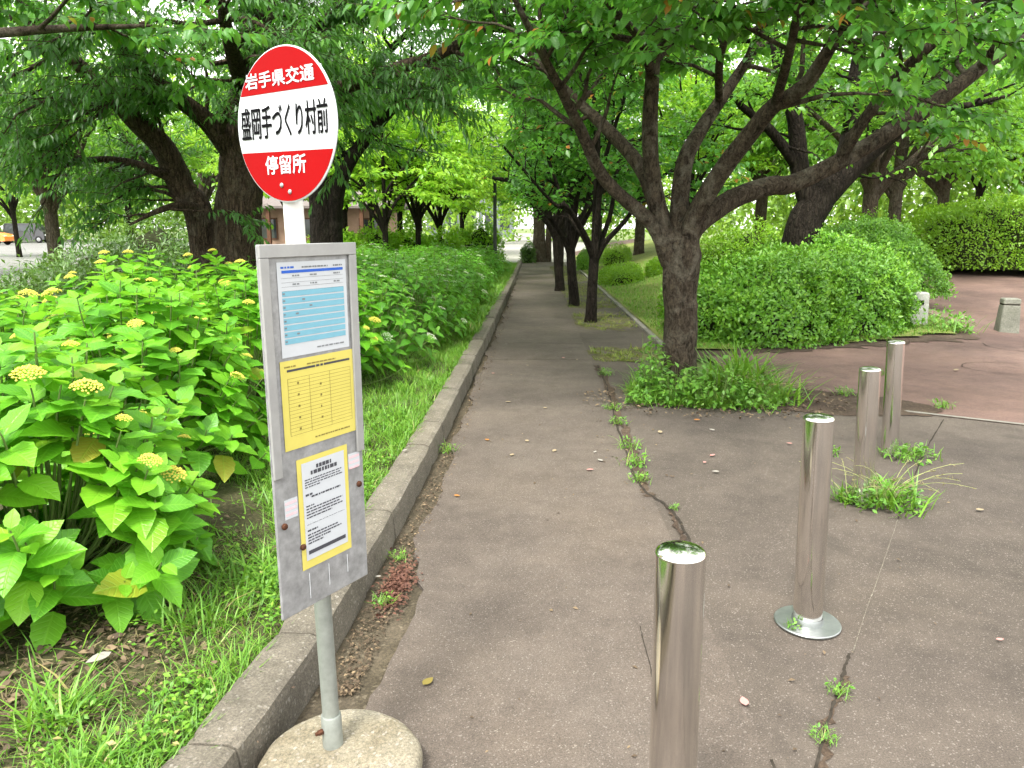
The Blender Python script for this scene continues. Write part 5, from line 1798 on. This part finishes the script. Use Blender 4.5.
w = MB()
w.lathe([(SD / 2 - 0.003, -0.003), (SD / 2, -0.0015), (SD / 2, 0.0015), (SD / 2 - 0.003, 0.003)], dc, 96, dn)
disc = w.build('round_sign', M_signwhite, bs)
smooth_by_angle(disc, 30)
Rr = SD / 2 - 0.0035
za, zb = 0.216 * SD, -0.158 * SD
for nm, lo, hi in (('red_band', za, Rr), ('red_band', -Rr, zb)):
    a0, a1 = math.asin(lo / Rr), math.asin(hi / Rr)
    L_pts = [(-Rr * math.cos(t), Rr * math.sin(t)) for t in np.linspace(a0, a1, 40)]
    R_pts = [(Rr * math.cos(t), Rr * math.sin(t)) for t in np.linspace(a1, a0, 40)]
    pts_ = L_pts + R_pts[1:]
    for face in (1, -1):
        w = MB()
        poly = [DP(a * 1, b, face * 0.0038) for a, b in (pts_ if face < 0 else pts_[::-1])]
        w.add(poly, [tuple(range(len(poly)))])
        w.build(nm, M_red, disc)
for body, cx, cz, wd, ht, mt, bold in (('岩手県交通', -0.028, 0.305, 0.69, 0.10, M_signwhite, 0.0009), ('盛岡手づくり村前', -0.012, 0.033, 0.875, 0.21, M_black, 0.0008), ('停留所', -0.01, -0.25, 0.41, 0.12, M_signwhite, 0.0010)):
    for face in (1, -1):
        V, F = fit_text(body, wd * SD, ht * SD, 0.0)
        w = MB()
        for q, (ox, oz) in enumerate(((0, 0), (1, 0), (-1, 0), (0, 1), (0, -1), (0.7, 0.7), (-0.7, -0.7), (0.7, -0.7), (-0.7, 0.7))):
            e_ = 0.0046 + 0.00006 * q
            w.add([DP(face * (v[0] + cx * SD + ox * bold), v[1] + cz * SD + oz * bold, face * e_) for v in V], F)
        w.build('lettering', mt, disc)['kind'] = 'stuff'
for (a, b) in ((-0.06, -0.385), (0.02, -0.43)):
    w = MB(); w.lathe([(0.006, 0), (0.006, 0.002), (0.004, 0.004), (0.001, 0.0045)], DP(a * SD, b * SD, 0.0036), 10, dn); w.build('screw', M_alu2, disc)

# ================================================================== BOLLARDS
m, N, L = new_mat('stainless_steel')
b, o = bsdf_out(N, L, 0.2, 0.5, 1.0)
co = objco(N)
mp = N.new('ShaderNodeMapping'); mp.inputs['Scale'].default_value = (1, 1, 60); L.new(co, mp.inputs[0])
n1 = noise(N, L, 6, 4, 0.6, mp.outputs[0])
n2 = noise(N, L, 3, 3, 0.5, co)
L.new(ramp(N, L, n2.outputs[0], [(0.3, (0.74, 0.71, 0.68)), (0.7, (0.84, 0.82, 0.79))]).outputs[0], b.inputs['Base Color'])
L.new(ramp(N, L, n2.outputs[0], [(0.35, (0.1, 0.1, 0.1)), (0.7, (0.14, 0.14, 0.14))]).outputs[0], b.inputs['Roughness'])
M_steel = m
M_zinc = mat_plain('zinc_plate', (0.30, 0.32, 0.31), 0.4, 0.5, 0.9, var=0.12, scale=25, bmp=0.02)


def bollard(base, tilt, label, flange=True, h=0.855, r_=0.0572):
    root = thing('bollard', (base[0], base[1], 0.0), label, 'bollard', 'stainless bollards across the plaza')
    c = np.array((base[0], base[1], 0.0))
    ax = np.array((tilt[0], tilt[1], 1.0)); ax /= np.linalg.norm(ax)
    w = MB(); w.lathe([(r_, -0.03), (r_, h - 0.001)], c, 48, ax, cap1=False); smooth_by_angle(w.build('post', M_steel, root), 60)
    cap = [(r_ + 0.0004, h - 0.002), (r_ + 0.001, h), (r_ + 0.0004, h + 0.002)] + [(r_ * math.cos(t), h + 0.002 + 0.017 * math.sin(t)) for t in np.linspace(0.1, 1.5, 9)]
    w = MB(); w.lathe(cap, c, 48, ax, cap0=False); smooth_by_angle(w.build('cap', M_steel, root), 60)
    if flange:
        w = MB(); w.lathe([(0.128, 0.005), (0.13, 0.012), (0.127, 0.0155), (0.07, 0.017), (r_ + 0.006, 0.018), (r_ + 0.003, 0.035), (r_ + 0.0005, 0.04)], c, 48, cap0=True, cap1=False)
        smooth_by_angle(w.build('flange', M_zinc, root), 40)
    return root


pb = D(681, 700, 1.6)
t0, t1 = D(680, 552, 1.60), D(684, 768, 1.60)
bollard((0.358, 1.60), (-0.012, 0.0), 'nearest stainless bollard, cut off by the bottom edge of the view', False, 0.865)
p2 = G(807, 624)
bollard((p2[0], p2[1]), (-0.03, 0.0), 'stainless bollard with a round floor flange, second from the camera', True, 0.87)
p3 = G(862, 503)
bollard((p3[0], p3[1]), (-0.04, 0.0), 'stainless bollard with tall weeds at its foot, third from the camera', False, 0.80)
p4 = G(889, 455)
bollard((p4[0], p4[1]), (-0.045, 0.0), 'farthest stainless bollard, close to the bare soil', False, 0.81)

# ================================================================== STONE POSTS
pW, pG = G(915, 331), G(1006, 333)
root = thing('stone_post', (pW[0], pW[1], 0), 'pale granite post with small dark plaque at the corner of the hedge', 'stone post')
w = MB(); w.box((pW[0], pW[1], 0.29), (0.28, 0.26, 0.62), bev=0.015, taper=0.86, ux=(0.97, -0.24, 0), uy=(0.24, 0.97, 0)); w.build('stone', M_granite, root)
w = MB(); w.box((pW[0] - 0.033, pW[1] - 0.121, 0.455), (0.11, 0.012, 0.065), ux=(0.97, -0.24, 0), uy=(0.24, 0.97, 0), bev=0.003); w.build('plaque', M_black, root)
root = thing('stone_post', (pG[0], pG[1], 0), 'squat grey granite post with grooved top on the red path', 'stone post')
w = MB(); w.box((pG[0], pG[1], 0.2), (0.28, 0.25, 0.46), bev=0.012, taper=0.82, ux=(0.97, -0.24, 0), uy=(0.24, 0.97, 0)); w.build('stone', M_granite2, root)
w = MB(); w.box((pG[0], pG[1], 0.485), (0.235, 0.21, 0.09), bev=0.015, taper=0.95, ux=(0.97, -0.24, 0), uy=(0.24, 0.97, 0)); w.build('cap', M_granite2, root)
w = MB(); w.box((pG[0], pG[1], 0.4355), (0.215, 0.19, 0.012), ux=(0.97, -0.24, 0), uy=(0.24, 0.97, 0)); w.build('groove', M_crack, root)

# ================================================================== GRASS, WEEDS AND LITTER
L_grass = mat_leaf('grass_blade', (0.06, 0.18, 0.014), (0.11, 0.27, 0.02), (0.2, 0.36, 0.035), (0.3, 0.5, 0.04), 0.3, rough=0.5, autumn=(0.36, 0.3, 0.12), astop=0.9)
L_dry = mat_leaf('dry_grass', (0.1, 0.085, 0.035), (0.17, 0.14, 0.065), (0.26, 0.22, 0.11), (0.22, 0.2, 0.09), 0.25, rough=0.7)
L_moss = mat_leaf('moss_grass', (0.10, 0.17, 0.02), (0.17, 0.23, 0.03), (0.28, 0.3, 0.06), (0.3, 0.4, 0.05), 0.25, rough=0.6)
L_weed = mat_leaf('weed_leaf', (0.07, 0.2, 0.025), (0.12, 0.29, 0.035), (0.2, 0.38, 0.05), (0.3, 0.5, 0.06), 0.32)
L_dead = mat_leaf('dead_leaf', (0.04, 0.026, 0.016), (0.09, 0.062, 0.036), (0.24, 0.175, 0.10), (0.3, 0.2, 0.1), 0.1, rough=0.8)
L_red = mat_leaf('rust_petal', (0.06, 0.024, 0.015), (0.10, 0.04, 0.024), (0.16, 0.075, 0.045), (0.12, 0.05, 0.03), 0.1, rough=0.8)
def blade_tpl(w, bend):
    V = [(0, w / 2, 0), (0, -w / 2, 0), (0.55, w * 0.36, -bend * 0.3), (0.55, -w * 0.36, -bend * 0.3), (1, 0, -bend)]
    return np.array(V, float), np.array([(0, 1, 3), (0, 3, 2), (2, 3, 4)]), np.array([(v[0], v[1]) for v in V], float)


BLADE = blade_tpl(0.055, 0.45)
BLADEW = blade_tpl(0.15, 0.35)


def blades(P, H, lean=0.5):
    n = len(P)
    a = rng.uniform(0, 6.283, n)
    ln = np.abs(rng.normal(lean, lean * 0.5, n))
    Dv = np.stack([np.cos(a) * ln, np.sin(a) * ln, np.ones(n)], 1)
    Nv = np.stack([-np.cos(a), -np.sin(a), np.full(n, 0.6)], 1) + rng.normal(0, 0.3, (n, 3))
    return P, Dv, Nv, H * rng.uniform(0.5, 1.3, n)


def stuff(name, label, cat, tpl, arr, mat, parent=None):
    P, Dv, Nv, S = arr
    o = put(name, leaves_mesh(name, tpl, P, Dv, Nv, S, mat, np.clip(rng.normal(0.5, 0.22, len(P)), 0, 1)), parent)
    setp(o, label, cat, None, 'stuff')
    return o


# verge grass between kerb and hydrangeas
n = 90000
yv = 1.0 + 10.5 * rng.random(n) ** 1.7
xr = kerb_x(yv) - 0.17
xv = xr - rng.random(n) ** 1.25 * (1.75 - 0.085 * yv)
dens = 0.5 + 0.5 * wob(xv * 2.3 + 5, yv * 2.1) + 0.25 * wob(xv * 7, yv * 6)
lit = np.exp(-(((xv + 1.62) / 0.36) ** 2 + ((yv - 2.35) / 0.42) ** 2)) + 0.7 * np.exp(-(((xv + 1.75) / 0.3) ** 2 + ((yv - 3.6) / 0.4) ** 2))
keep = rng.random(n) < np.clip(0.18 + 0.85 * dens - 1.25 * lit, 0.02, 1)
xv, yv = xv[keep], yv[keep]
Hh = 0.045 + 0.05 * np.clip(dens[keep], 0, 1) + 0.03 * rng.random(keep.sum())
stuff('verge_grass', 'bright grass growing on the verge between the kerb and the hydrangeas', 'grass', BLADE, blades(np.stack([xv, yv, bedh(xv, yv) - 0.005], 1), Hh, 0.6), L_grass)
# longer tufts on the verge, each a clump
tufts = [(-1.28, 2.55, 0.2), (-1.12, 2.9, 0.24), (-1.45, 1.95, 0.22), (-1.75, 1.85, 0.2), (-1.22, 1.75, 0.18), (-1.55, 3.15, 0.2), (-1.05, 4.1, 0.22), (-1.2, 4.9, 0.2), (-0.98, 5.6, 0.2), (-1.9, 2.2, 0.2), (-1.3, 3.7, 0.22), (-1.05, 3.45, 0.2), (-1.62, 2.75, 0.14), (-1.15, 6.6, 0.2)]
wsum = 0
tl = 'long grass tuft on the verge beside the kerb'
for ti, (a, b, h) in enumerate(sorted(tufts, key=lambda q: q[1])):
    tl = 'long grass tuft on the verge beside the kerb, %s nearest to the camera' % ORD[ti]
    n = 110
    P = np.stack([a + rng.normal(0, 0.05, n), b + rng.normal(0, 0.05, n), np.full(n, bz_(a, b) - 0.01)], 1)
    Pb, Dv, Nv, S = blades(P, h * 0.75, 0.6)
    o = put('grass_tuft', leaves_mesh('grass_tuft', BLADE, Pb - np.array((a, b, bz_(a, b))), Dv, Nv, S, L_grass, np.clip(rng.normal(0.5, 0.2, n), 0, 1)), None, (a, b, bz_(a, b)))
    setp(o, tl, 'grass tuft', 'long grass tufts on the verge')
# dry straw lying in the bare patch
n = 2600
th_ = rng.uniform(0, 6.28, n)
rr = np.sqrt(rng.random(n))
xs = -1.66 + 0.62 * rr * np.cos(th_)
ysx = 2.5 + 0.95 * rr * np.sin(th_)
P = np.stack([xs, ysx, bedh(xs, ysx) + 0.006 + 0.012 * rng.random(n)], 1)
tq = rng.uniform(0, 6.28, n)
Dv = np.stack([np.cos(tq), np.sin(tq), rng.normal(0.1, 0.18, n)], 1)
stuff('straw_litter', 'dry straw and dead stalks lying on the bare patch of the verge', 'litter', BLADE, (P, Dv, np.tile((0, 0, 1.0), (n, 1)) + rng.normal(0, 0.3, (n, 3)), rng.uniform(0.03, 0.11, n)), L_dry)
n = 1500
xs = -1.62 + rng.normal(0, 0.3, n)
ysx = 2.45 + rng.normal(0, 0.42, n)
P = np.stack([xs, ysx, bedh(xs, ysx) + 0.012 + 0.01 * rng.random(n)], 1)
stuff('leaf_litter', 'brown dead leaf litter on the bare patch under the hydrangea', 'litter', LEAF_NEAR, (P, rand_unit(n) * (1, 1, 0.25), np.tile((0, 0, 1.0), (n, 1)) + rng.normal(0, 0.45, (n, 3)), 0.01 + 0.035 * rng.random(n) ** 2), L_dead)
# broad-leaved ground cover near the kerb
n = 7000
yv = 1.2 + 4.5 * rng.random(n) ** 1.4
xv = kerb_x(yv) - 0.19 - np.abs(rng.normal(0, 0.28, n))
ok = (wob(xv * 3 + 2, yv * 3) > 0.05)
xv, yv = xv[ok], yv[ok]
n = len(xv)
P = np.stack([xv, yv, bedh(xv, yv) + 0.015 + 0.05 * rng.random(n)], 1)
stuff('clover_cover', 'small leaved clover cover along the edge of the kerb', 'clover', LEAF_MID, (P, rand_unit(n) * (1, 1, 0.3) + (0, 0, 0.1), np.tile((0, 0, 1.0), (n, 1)) + rng.normal(0, 0.3, (n, 3)), rng.uniform(0.014, 0.032, n)), L_grass)
# far verge
n = 32000
yv = 10 + 19 * rng.random(n)
xv = kerb_x(yv) - 0.17 - rng.random(n) * 0.75
stuff('far_verge_grass', 'bright grass strip along the far kerb in front of the dark hydrangeas', 'grass', BLADEW, blades(np.stack([xv, yv, bedh(xv, yv) - 0.01], 1), 0.10 + 0.06 * rng.random(n), 0.6), L_grass)
# lawn blades
n = 42000
xv = 1.9 + 4.6 * rng.random(n)
yv = 9.7 + 16 * rng.random(n) ** 1.3
ok = yv > 9.6 + 0.36 * (xv - 2.3)
xv, yv = xv[ok], yv[ok]
stuff('lawn_grass', 'mown yellowish lawn grass behind the row of young cherries', 'grass', BLADEW, blades(np.stack([xv, yv, terr(xv, yv) + 0.025], 1), 0.05 + 0.03 * rng.random(len(xv)), 0.5), L_grass)
# moss and seedlings in the tree strip
n = 15000
yv = 8.8 + 21 * rng.random(n) ** 1.6
xv = 0.78 + 0.98 * rng.random(n)
ok = ((yv < 9.8 + 0.3 * wob(xv * 5, yv)) | (yv > 11.75 + 0.4 * wob(xv * 4, yv))) & ((yv < 13.9) | (yv > 14.7)) & (wob(xv * 4, yv * 3) + 0.5 * wob(xv * 9, yv * 8) > 0.05)
xv, yv = xv[ok], yv[ok]
stuff('strip_grass', 'patchy yellow green grass round the feet of the young cherries', 'grass', BLADEW, blades(np.stack([xv, yv, np.full(len(xv), 0.008)], 1), 0.025 + 0.06 * rng.random(len(xv)) ** 2, 0.8), L_moss)


def weed(loc, label, n_leaf, spread, height, leafsz, group=None, stalks=0, stalk_h=0.4, nblade=0, blade_h=0.2, mat=None, name='weed_clump', dry=0):
    x, y_, z = loc
    root = thing(name, loc, label, 'weed', group)
    if n_leaf:
        a = rng.uniform(0, 6.28, n_leaf)
        r_ = spread * np.sqrt(rng.random(n_leaf))
        hz = height * rng.random(n_leaf) * (1.1 - 0.6 * r_ / spread)
        P = np.stack([np.cos(a) * r_, np.sin(a) * r_, 0.01 + hz], 1)
        Dv = np.stack([np.cos(a), np.sin(a), rng.normal(0.1, 0.3, n_leaf)], 1) + rng.normal(0, 0.6, (n_leaf, 3))
        Nv = np.tile((0, 0, 1.0), (n_leaf, 1)) + rng.normal(0, 0.35, (n_leaf, 3))
        o = put('foliage', leaves_mesh('foliage', LEAF_NEAR, P, Dv, Nv, leafsz * rng.uniform(0.5, 1.3, n_leaf), mat or L_weed, np.clip(rng.normal(0.5, 0.2, n_leaf), 0, 1)), root)
        o['kind'] = 'stuff'
        ns = max(4, n_leaf // 14)
        tubes = []
        for i in range(ns):
            a = rng.uniform(0, 6.28); r_ = spread * math.sqrt(rng.random()) * 0.9
            e_ = np.array((math.cos(a) * r_, math.sin(a) * r_, height * rng.uniform(0.5, 1.0)))
            tubes.append(tube_np(np.array([e_ * (0.5, 0.5, 0), e_ * (0.85, 0.85, 0.5), e_]), [0.003, 0.0022, 0.001], 4))
        V, F = merge(tubes)
        put('stems', make_mesh('stems', V, F, M_stem), root)
    if nblade:
        P = np.stack([rng.normal(0, spread * 0.5, nblade), rng.normal(0, spread * 0.5, nblade), np.zeros(nblade)], 1)
        o = put('blades', leaves_mesh('blades', BLADE, *blades(P, blade_h, 0.6), L_grass, np.clip(rng.normal(0.55, 0.2, nblade), 0, 1)), root)
        o['kind'] = 'stuff'
    if stalks:
        tubes, PP, DD = [], [], []
        for i in range(stalks):
            a = rng.uniform(0, 6.28)
            l = stalk_h * rng.uniform(0.6, 1.2)
            tt = np.linspace(0, 1, 7)[:, None]
            d = np.array((math.cos(a), math.sin(a), 0)) * rng.uniform(0.3, 0.9)
            Q = rng.normal(0, 0.02, 3) * (1, 1, 0) + d * l * tt ** 1.3 + np.array((0, 0, l * 0.8)) * (tt - 0.45 * tt ** 2.2)
            tubes.append(tube_np(Q, np.linspace(0.0018, 0.0009, 7), 4))
            for k in range(7):
                t = rng.uniform(0.6, 1)
                PP.append([np.interp(t, tt[:, 0], Q[:, c]) for c in range(3)])
                DD.append(d + rng.normal(0, 0.4, 3))
        V, F = merge(tubes)
        put('stalks', make_mesh('stalks', V, F, MATS['stalk']), root)
        PP, DD = np.array(PP), np.array(DD)
        o = put('seed_heads', leaves_mesh('seed_heads', LEAF_NARROW, PP, DD, rand_unit(len(PP)), np.full(len(PP), 0.022), L_dry, rng.random(len(PP))), root)
        o['kind'] = 'stuff'
    return root


mat_plain('stalk', (0.33, 0.36, 0.14), 0.8, 0.15)
# weeds round the cherry's foot
bx0, by0 = float(bx[0]), Y0
spec = [(-0.30, -0.30, 'tall feathery weed left of the near cherry trunk', 420, 0.15, 0.62, 0.055, 0, 0, 0),
        (-0.12, -0.52, 'low leafy weed in front of the near cherry trunk', 380, 0.26, 0.34, 0.065, 0, 60, 0.15),
        (0.22, -0.62, 'bushy leafy weed right in front of the near cherry trunk', 420, 0.3, 0.42, 0.06, 0, 80, 0.2),
        (0.45, -0.35, 'tall grass clump right of the near cherry trunk', 160, 0.22, 0.26, 0.05, 34, 240, 0.42),
        (0.75, -0.45, 'sprawling grass and weeds farthest right of the near cherry trunk', 160, 0.28, 0.22, 0.05, 30, 200, 0.34),
        (0.6, -0.05, 'arching grass behind the weeds right of the near cherry trunk', 60, 0.2, 0.3, 0.05, 40, 200, 0.5),
        (-0.45, -0.62, 'small yellowing weed at the left corner of the tree pit', 120, 0.14, 0.14, 0.05, 0, 90, 0.12),
        (0.55, -0.75, 'leafy weed at the front right corner of the tree pit', 240, 0.2, 0.2, 0.05, 0, 70, 0.16),
        (-0.2, 0.3, 'grass tuft behind the near cherry trunk on the left', 60, 0.15, 0.2, 0.05, 0, 150, 0.25)]
for (dx, dy, lab, nl, sp, hh, ls, st, nb, bh) in spec:
    weed((bx0 + dx, by0 + dy, 0.005), lab, nl, sp, hh, ls, 'weeds in the tree pit', st, 0.5, nb, bh)
n = 5000
a = rng.uniform(0, 6.28, n)
r_ = np.sqrt(rng.random(n))
P = np.stack([bx0 + 0.22 + 0.75 * r_ * np.cos(a), by0 - 0.2 + 0.6 * r_ * np.sin(a), np.full(n, 0.005)], 1)
stuff('pit_grass', 'rough grass filling the tree pit round the near cherry trunk', 'grass', BLADE, blades(P, 0.10 + 0.1 * rng.random(n), 0.7), L_grass)
# bollard weeds
weed((p3[0] + 0.13, p3[1] - 0.02, 0), 'straggly weed with long seed stalks at the foot of the third bollard', 170, 0.2, 0.16, 0.045, None, 26, 0.55, 140, 0.2)
weed((p3[0] - 0.07, p3[1] + 0.02, 0), 'short grass hugging the left side of the third bollard', 30, 0.07, 0.08, 0.035, None, 5, 0.35, 70, 0.16)
weed((p4[0] + 0.1, p4[1] - 0.05, 0), 'small weed at the foot of the farthest bollard', 120, 0.17, 0.1, 0.04, None, 0, 0, 80, 0.12)
weed((p4[0] - 0.45, p4[1] + 0.02, 0), 'low weed left of the farthest bollard', 60, 0.1, 0.06, 0.035, None, 0, 0, 50, 0.1)
for k, (px_, py_, sz, lab) in enumerate([(838, 694, 0.045, 'bright grass tuft in the paving joint, right of the nearest bollard'), (824, 742, 0.04, 'lowest grass tuft in the paving joint near the bottom edge'),
                                          (792, 630, 0.03, 'tiny weed on the rim of the bollard flange'), (640, 482, 0.07, 'grass tuft at the near end of the path crack'), (635, 466, 0.10, 'grass tuft just behind the near end of the path crack'), (628, 448, 0.09, 'grass strip in the middle of the path crack'), (618, 425, 0.08, 'grass strip in the path crack beside the weedy pit'),
                                          (612, 410, 0.08, 'grass strip in the path crack nearest the tree pit'), (606, 375, 0.09, 'grass at the far end of the path crack'), (674, 510, 0.03, 'small sprout in the crack behind the nearest bollard'),
                                          (943, 408, 0.1, 'small weed at the end of the white edging strip'), (880, 375, 0.08, 'low weed on the bare soil behind the bollards'), (845, 395, 0.1, 'leafy weed at the edge of the bare soil left of the bollards'),
                                          (447, 452, 0.07, 'weed in the gutter beside the kerb'), (383, 605, 0.05, 'little weed in the gutter beside the notice board'), (398, 560, 0.05, 'small weed beside the reddish leaf pile in the gutter')]):
    q = G(px_, py_)
    weed((q[0], q[1], 0.006), lab, 26, sz * 0.9, sz * 0.8, max(0.016, sz * 0.35), None, 0, 0, 46, sz)
weed((pW[0] + 0.28, pW[1] - 0.22, 0.0), 'leafy weed spilling round the pale granite post', 420, 0.42, 0.42, 0.07, None, 8, 0.6, 120, 0.3)
weed((pW[0] - 0.32, pW[1] - 0.1, 0.0), 'low weed left of the pale granite post', 120, 0.22, 0.16, 0.06, None, 0, 0, 60, 0.15)

# gutter debris and the reddish pile of fallen flower parts
n = 5000
yv = 2.3 + 14 * rng.random(n) ** 1.5
xv = kerb_x(yv) + 0.02 + 0.13 * rng.random(n) ** 0.8
P = np.stack([xv, yv, np.full(n, 0.002) + 0.006 * rng.random(n)], 1)
stuff('gutter_litter', 'brown bits of leaf and twig gathered in the gutter along the kerb', 'litter', LEAF_MID, (P, rand_unit(n) * (1, 1, 0.2), np.tile((0, 0, 1.0), (n, 1)) + rng.normal(0, 0.4, (n, 3)), rng.uniform(0.005, 0.022, n)), L_dead)
n = 900
c0, c1 = G(402, 575), G(392, 598)
t = rng.random(n)
xv = c0[0] + (c1[0] - c0[0]) * t + rng.normal(0, 0.035, n)
yv = c0[1] + (c1[1] - c0[1]) * t + rng.normal(0, 0.10, n)
P = np.stack([xv, yv, 0.008 + 0.012 * rng.random(n)], 1)
stuff('petal_pile', 'rust red pile of fallen flower scraps at the path edge', 'litter', LEAF_MID, (P, rand_unit(n) * (1, 1, 0.3), np.tile((0, 0, 1.0), (n, 1)) + rng.normal(0, 0.4, (n, 3)), rng.uniform(0.01, 0.028, n)), L_red)
n = 900
a = rng.uniform(0, 6.28, n); r_ = np.sqrt(rng.random(n))
P = np.stack([bx0 + 0.3 + 1.3 * r_ * np.cos(a), by0 - 0.45 + 0.75 * r_ * np.sin(a), np.full(n, 0.028) + 0.004 * rng.random(n)], 1)
stuff('pit_litter', 'dead leaves scattered round the tree pit', 'litter', LEAF_MID, (P, rand_unit(n) * (1, 1, 0.2), np.tile((0, 0, 1.0), (n, 1)) + rng.normal(0, 0.35, (n, 3)), rng.uniform(0.015, 0.05, n)), L_dead)
n = 1300
P = np.stack([rng.uniform(-0.5, 3.6, n), 2.0 + 16 * rng.random(n) ** 1.3, np.full(n, 0.0125)], 1)
P[900:, 0] = rng.normal(0.75, 0.28, n - 900)
P[900:, 1] = rng.normal(5.9, 1.1, n - 900)
stuff('path_specks', 'tiny scraps of leaf strewn over the path and plaza', 'litter', LEAF_MID, (P, rand_unit(n) * (1, 1, 0.1), np.tile((0, 0, 1.0), (n, 1)) + rng.normal(0, 0.2, (n, 3)), 0.005 + 0.024 * rng.random(n) ** 3), L_dead)

# single fallen leaves one can point at
M_fall = [mat_plain('fallen_pink', (0.42, 0.20, 0.18), 0.8, 0.1), mat_plain('fallen_cream', (0.28, 0.22, 0.14), 0.8, 0.1), mat_plain('fallen_olive', (0.2, 0.16, 0.045), 0.8, 0.1), mat_plain('fallen_white', (0.27, 0.255, 0.225), 0.8, 0.1), mat_plain('fallen_orange', (0.3, 0.13, 0.04), 0.8, 0.1)]
V0, T0, U0 = leaf_template(6, 1, 0.6, 0.03, -0.03)
fl_me = [make_mesh('fallen_leaf', V0 - (0.5, 0, 0), T0, mm) for mm in M_fall]
falls = [(744, 702, 0, 0.05, 'pink fallen leaf on the plaza right of the nearest bollard'), (98, 653, 3, 0.085, 'pale curled dead leaf on the bare patch of the verge'), (428, 682, 2, 0.055, 'olive twig like leaf on the path near the concrete foot'),
         (512, 455, 1, 0.05, 'cream fallen leaf in the middle of the path'), (487, 440, 4, 0.045, 'orange fallen leaf on the path left of centre'), (527, 441, 1, 0.05, 'cream fallen leaf on the path below the tree pit'), (508, 402, 1, 0.06, 'cream leaf farther up the path'),
         (378, 577, 3, 0.03, 'small pale leaf in the gutter near the notice board'), (430, 463, 3, 0.04, 'pale leaf lying against the kerb face'), (405, 451, 3, 0.04, 'white leaf on top of the kerb'), (980, 510, 1, 0.05, 'pale leaf on the plaza right of the weedy bollard'),
         (590, 470, 0, 0.05, 'pinkish leaf near the crack in the path'), (956, 370, 1, 0.09, 'cream leaf lying on the red path'), (457, 496, 4, 0.04, 'brown leaf on the left of the path'), (545, 408, 1, 0.05, 'cream leaf near the far part of the path'), (1000, 640, 0, 0.03, 'small pinkish scrap at the right edge of the plaza'),
         (712, 430, 3, 0.05, 'white petal like leaf in front of the tree pit'), (660, 432, 1, 0.06, 'cream leaf in front of the tree pit'), (697, 420, 4, 0.06, 'brown orange leaf at the rim of the tree pit')]
for (px_, py_, mi, s, lab) in falls:
    zz = 0.012
    q = G(px_, py_, zz)
    if px_ == 98:
        q = G(px_, py_, 0.19); zz = bz_(q[0], q[1]) + 0.03
    if px_ == 405:
        q = G(px_, py_, 0.16); zz = 0.163
    o = put('fallen_leaf', fl_me[mi], None, (q[0], q[1], zz + 0.004))
    o.rotation_euler = (rng.normal(0, 0.05), rng.normal(0, 0.05), rng.uniform(0, 6.28))
    o.scale = (s, s, s)
    setp(o, lab, 'leaf', 'fallen leaves')

for k in list(range(9)) + list(range(18, 22)):
    yy = 4.6 + 5.5 * rng.random()
    xx = rng.uniform(-0.45, 0.68) if k < 18 else rng.uniform(0.9, 2.6)
    if k >= 18:
        yy = rng.uniform(4.6, 5.9)
    s = rng.uniform(0.03, 0.055)
    o = put('fallen_leaf', fl_me[int(rng.choice([1, 1, 3, 0]))], None, (xx, yy, 0.016))
    o.rotation_euler = (rng.normal(0, 0.05), rng.normal(0, 0.05), rng.uniform(0, 6.28))
    o.scale = (s, s, s)
    setp(o, 'small pale fallen leaf on the middle stretch of the path' if k < 18 else 'small pale fallen leaf on the plaza in front of the tree pit', 'leaf', 'pale leaves on the path' if k < 18 else 'pale leaves on the plaza')
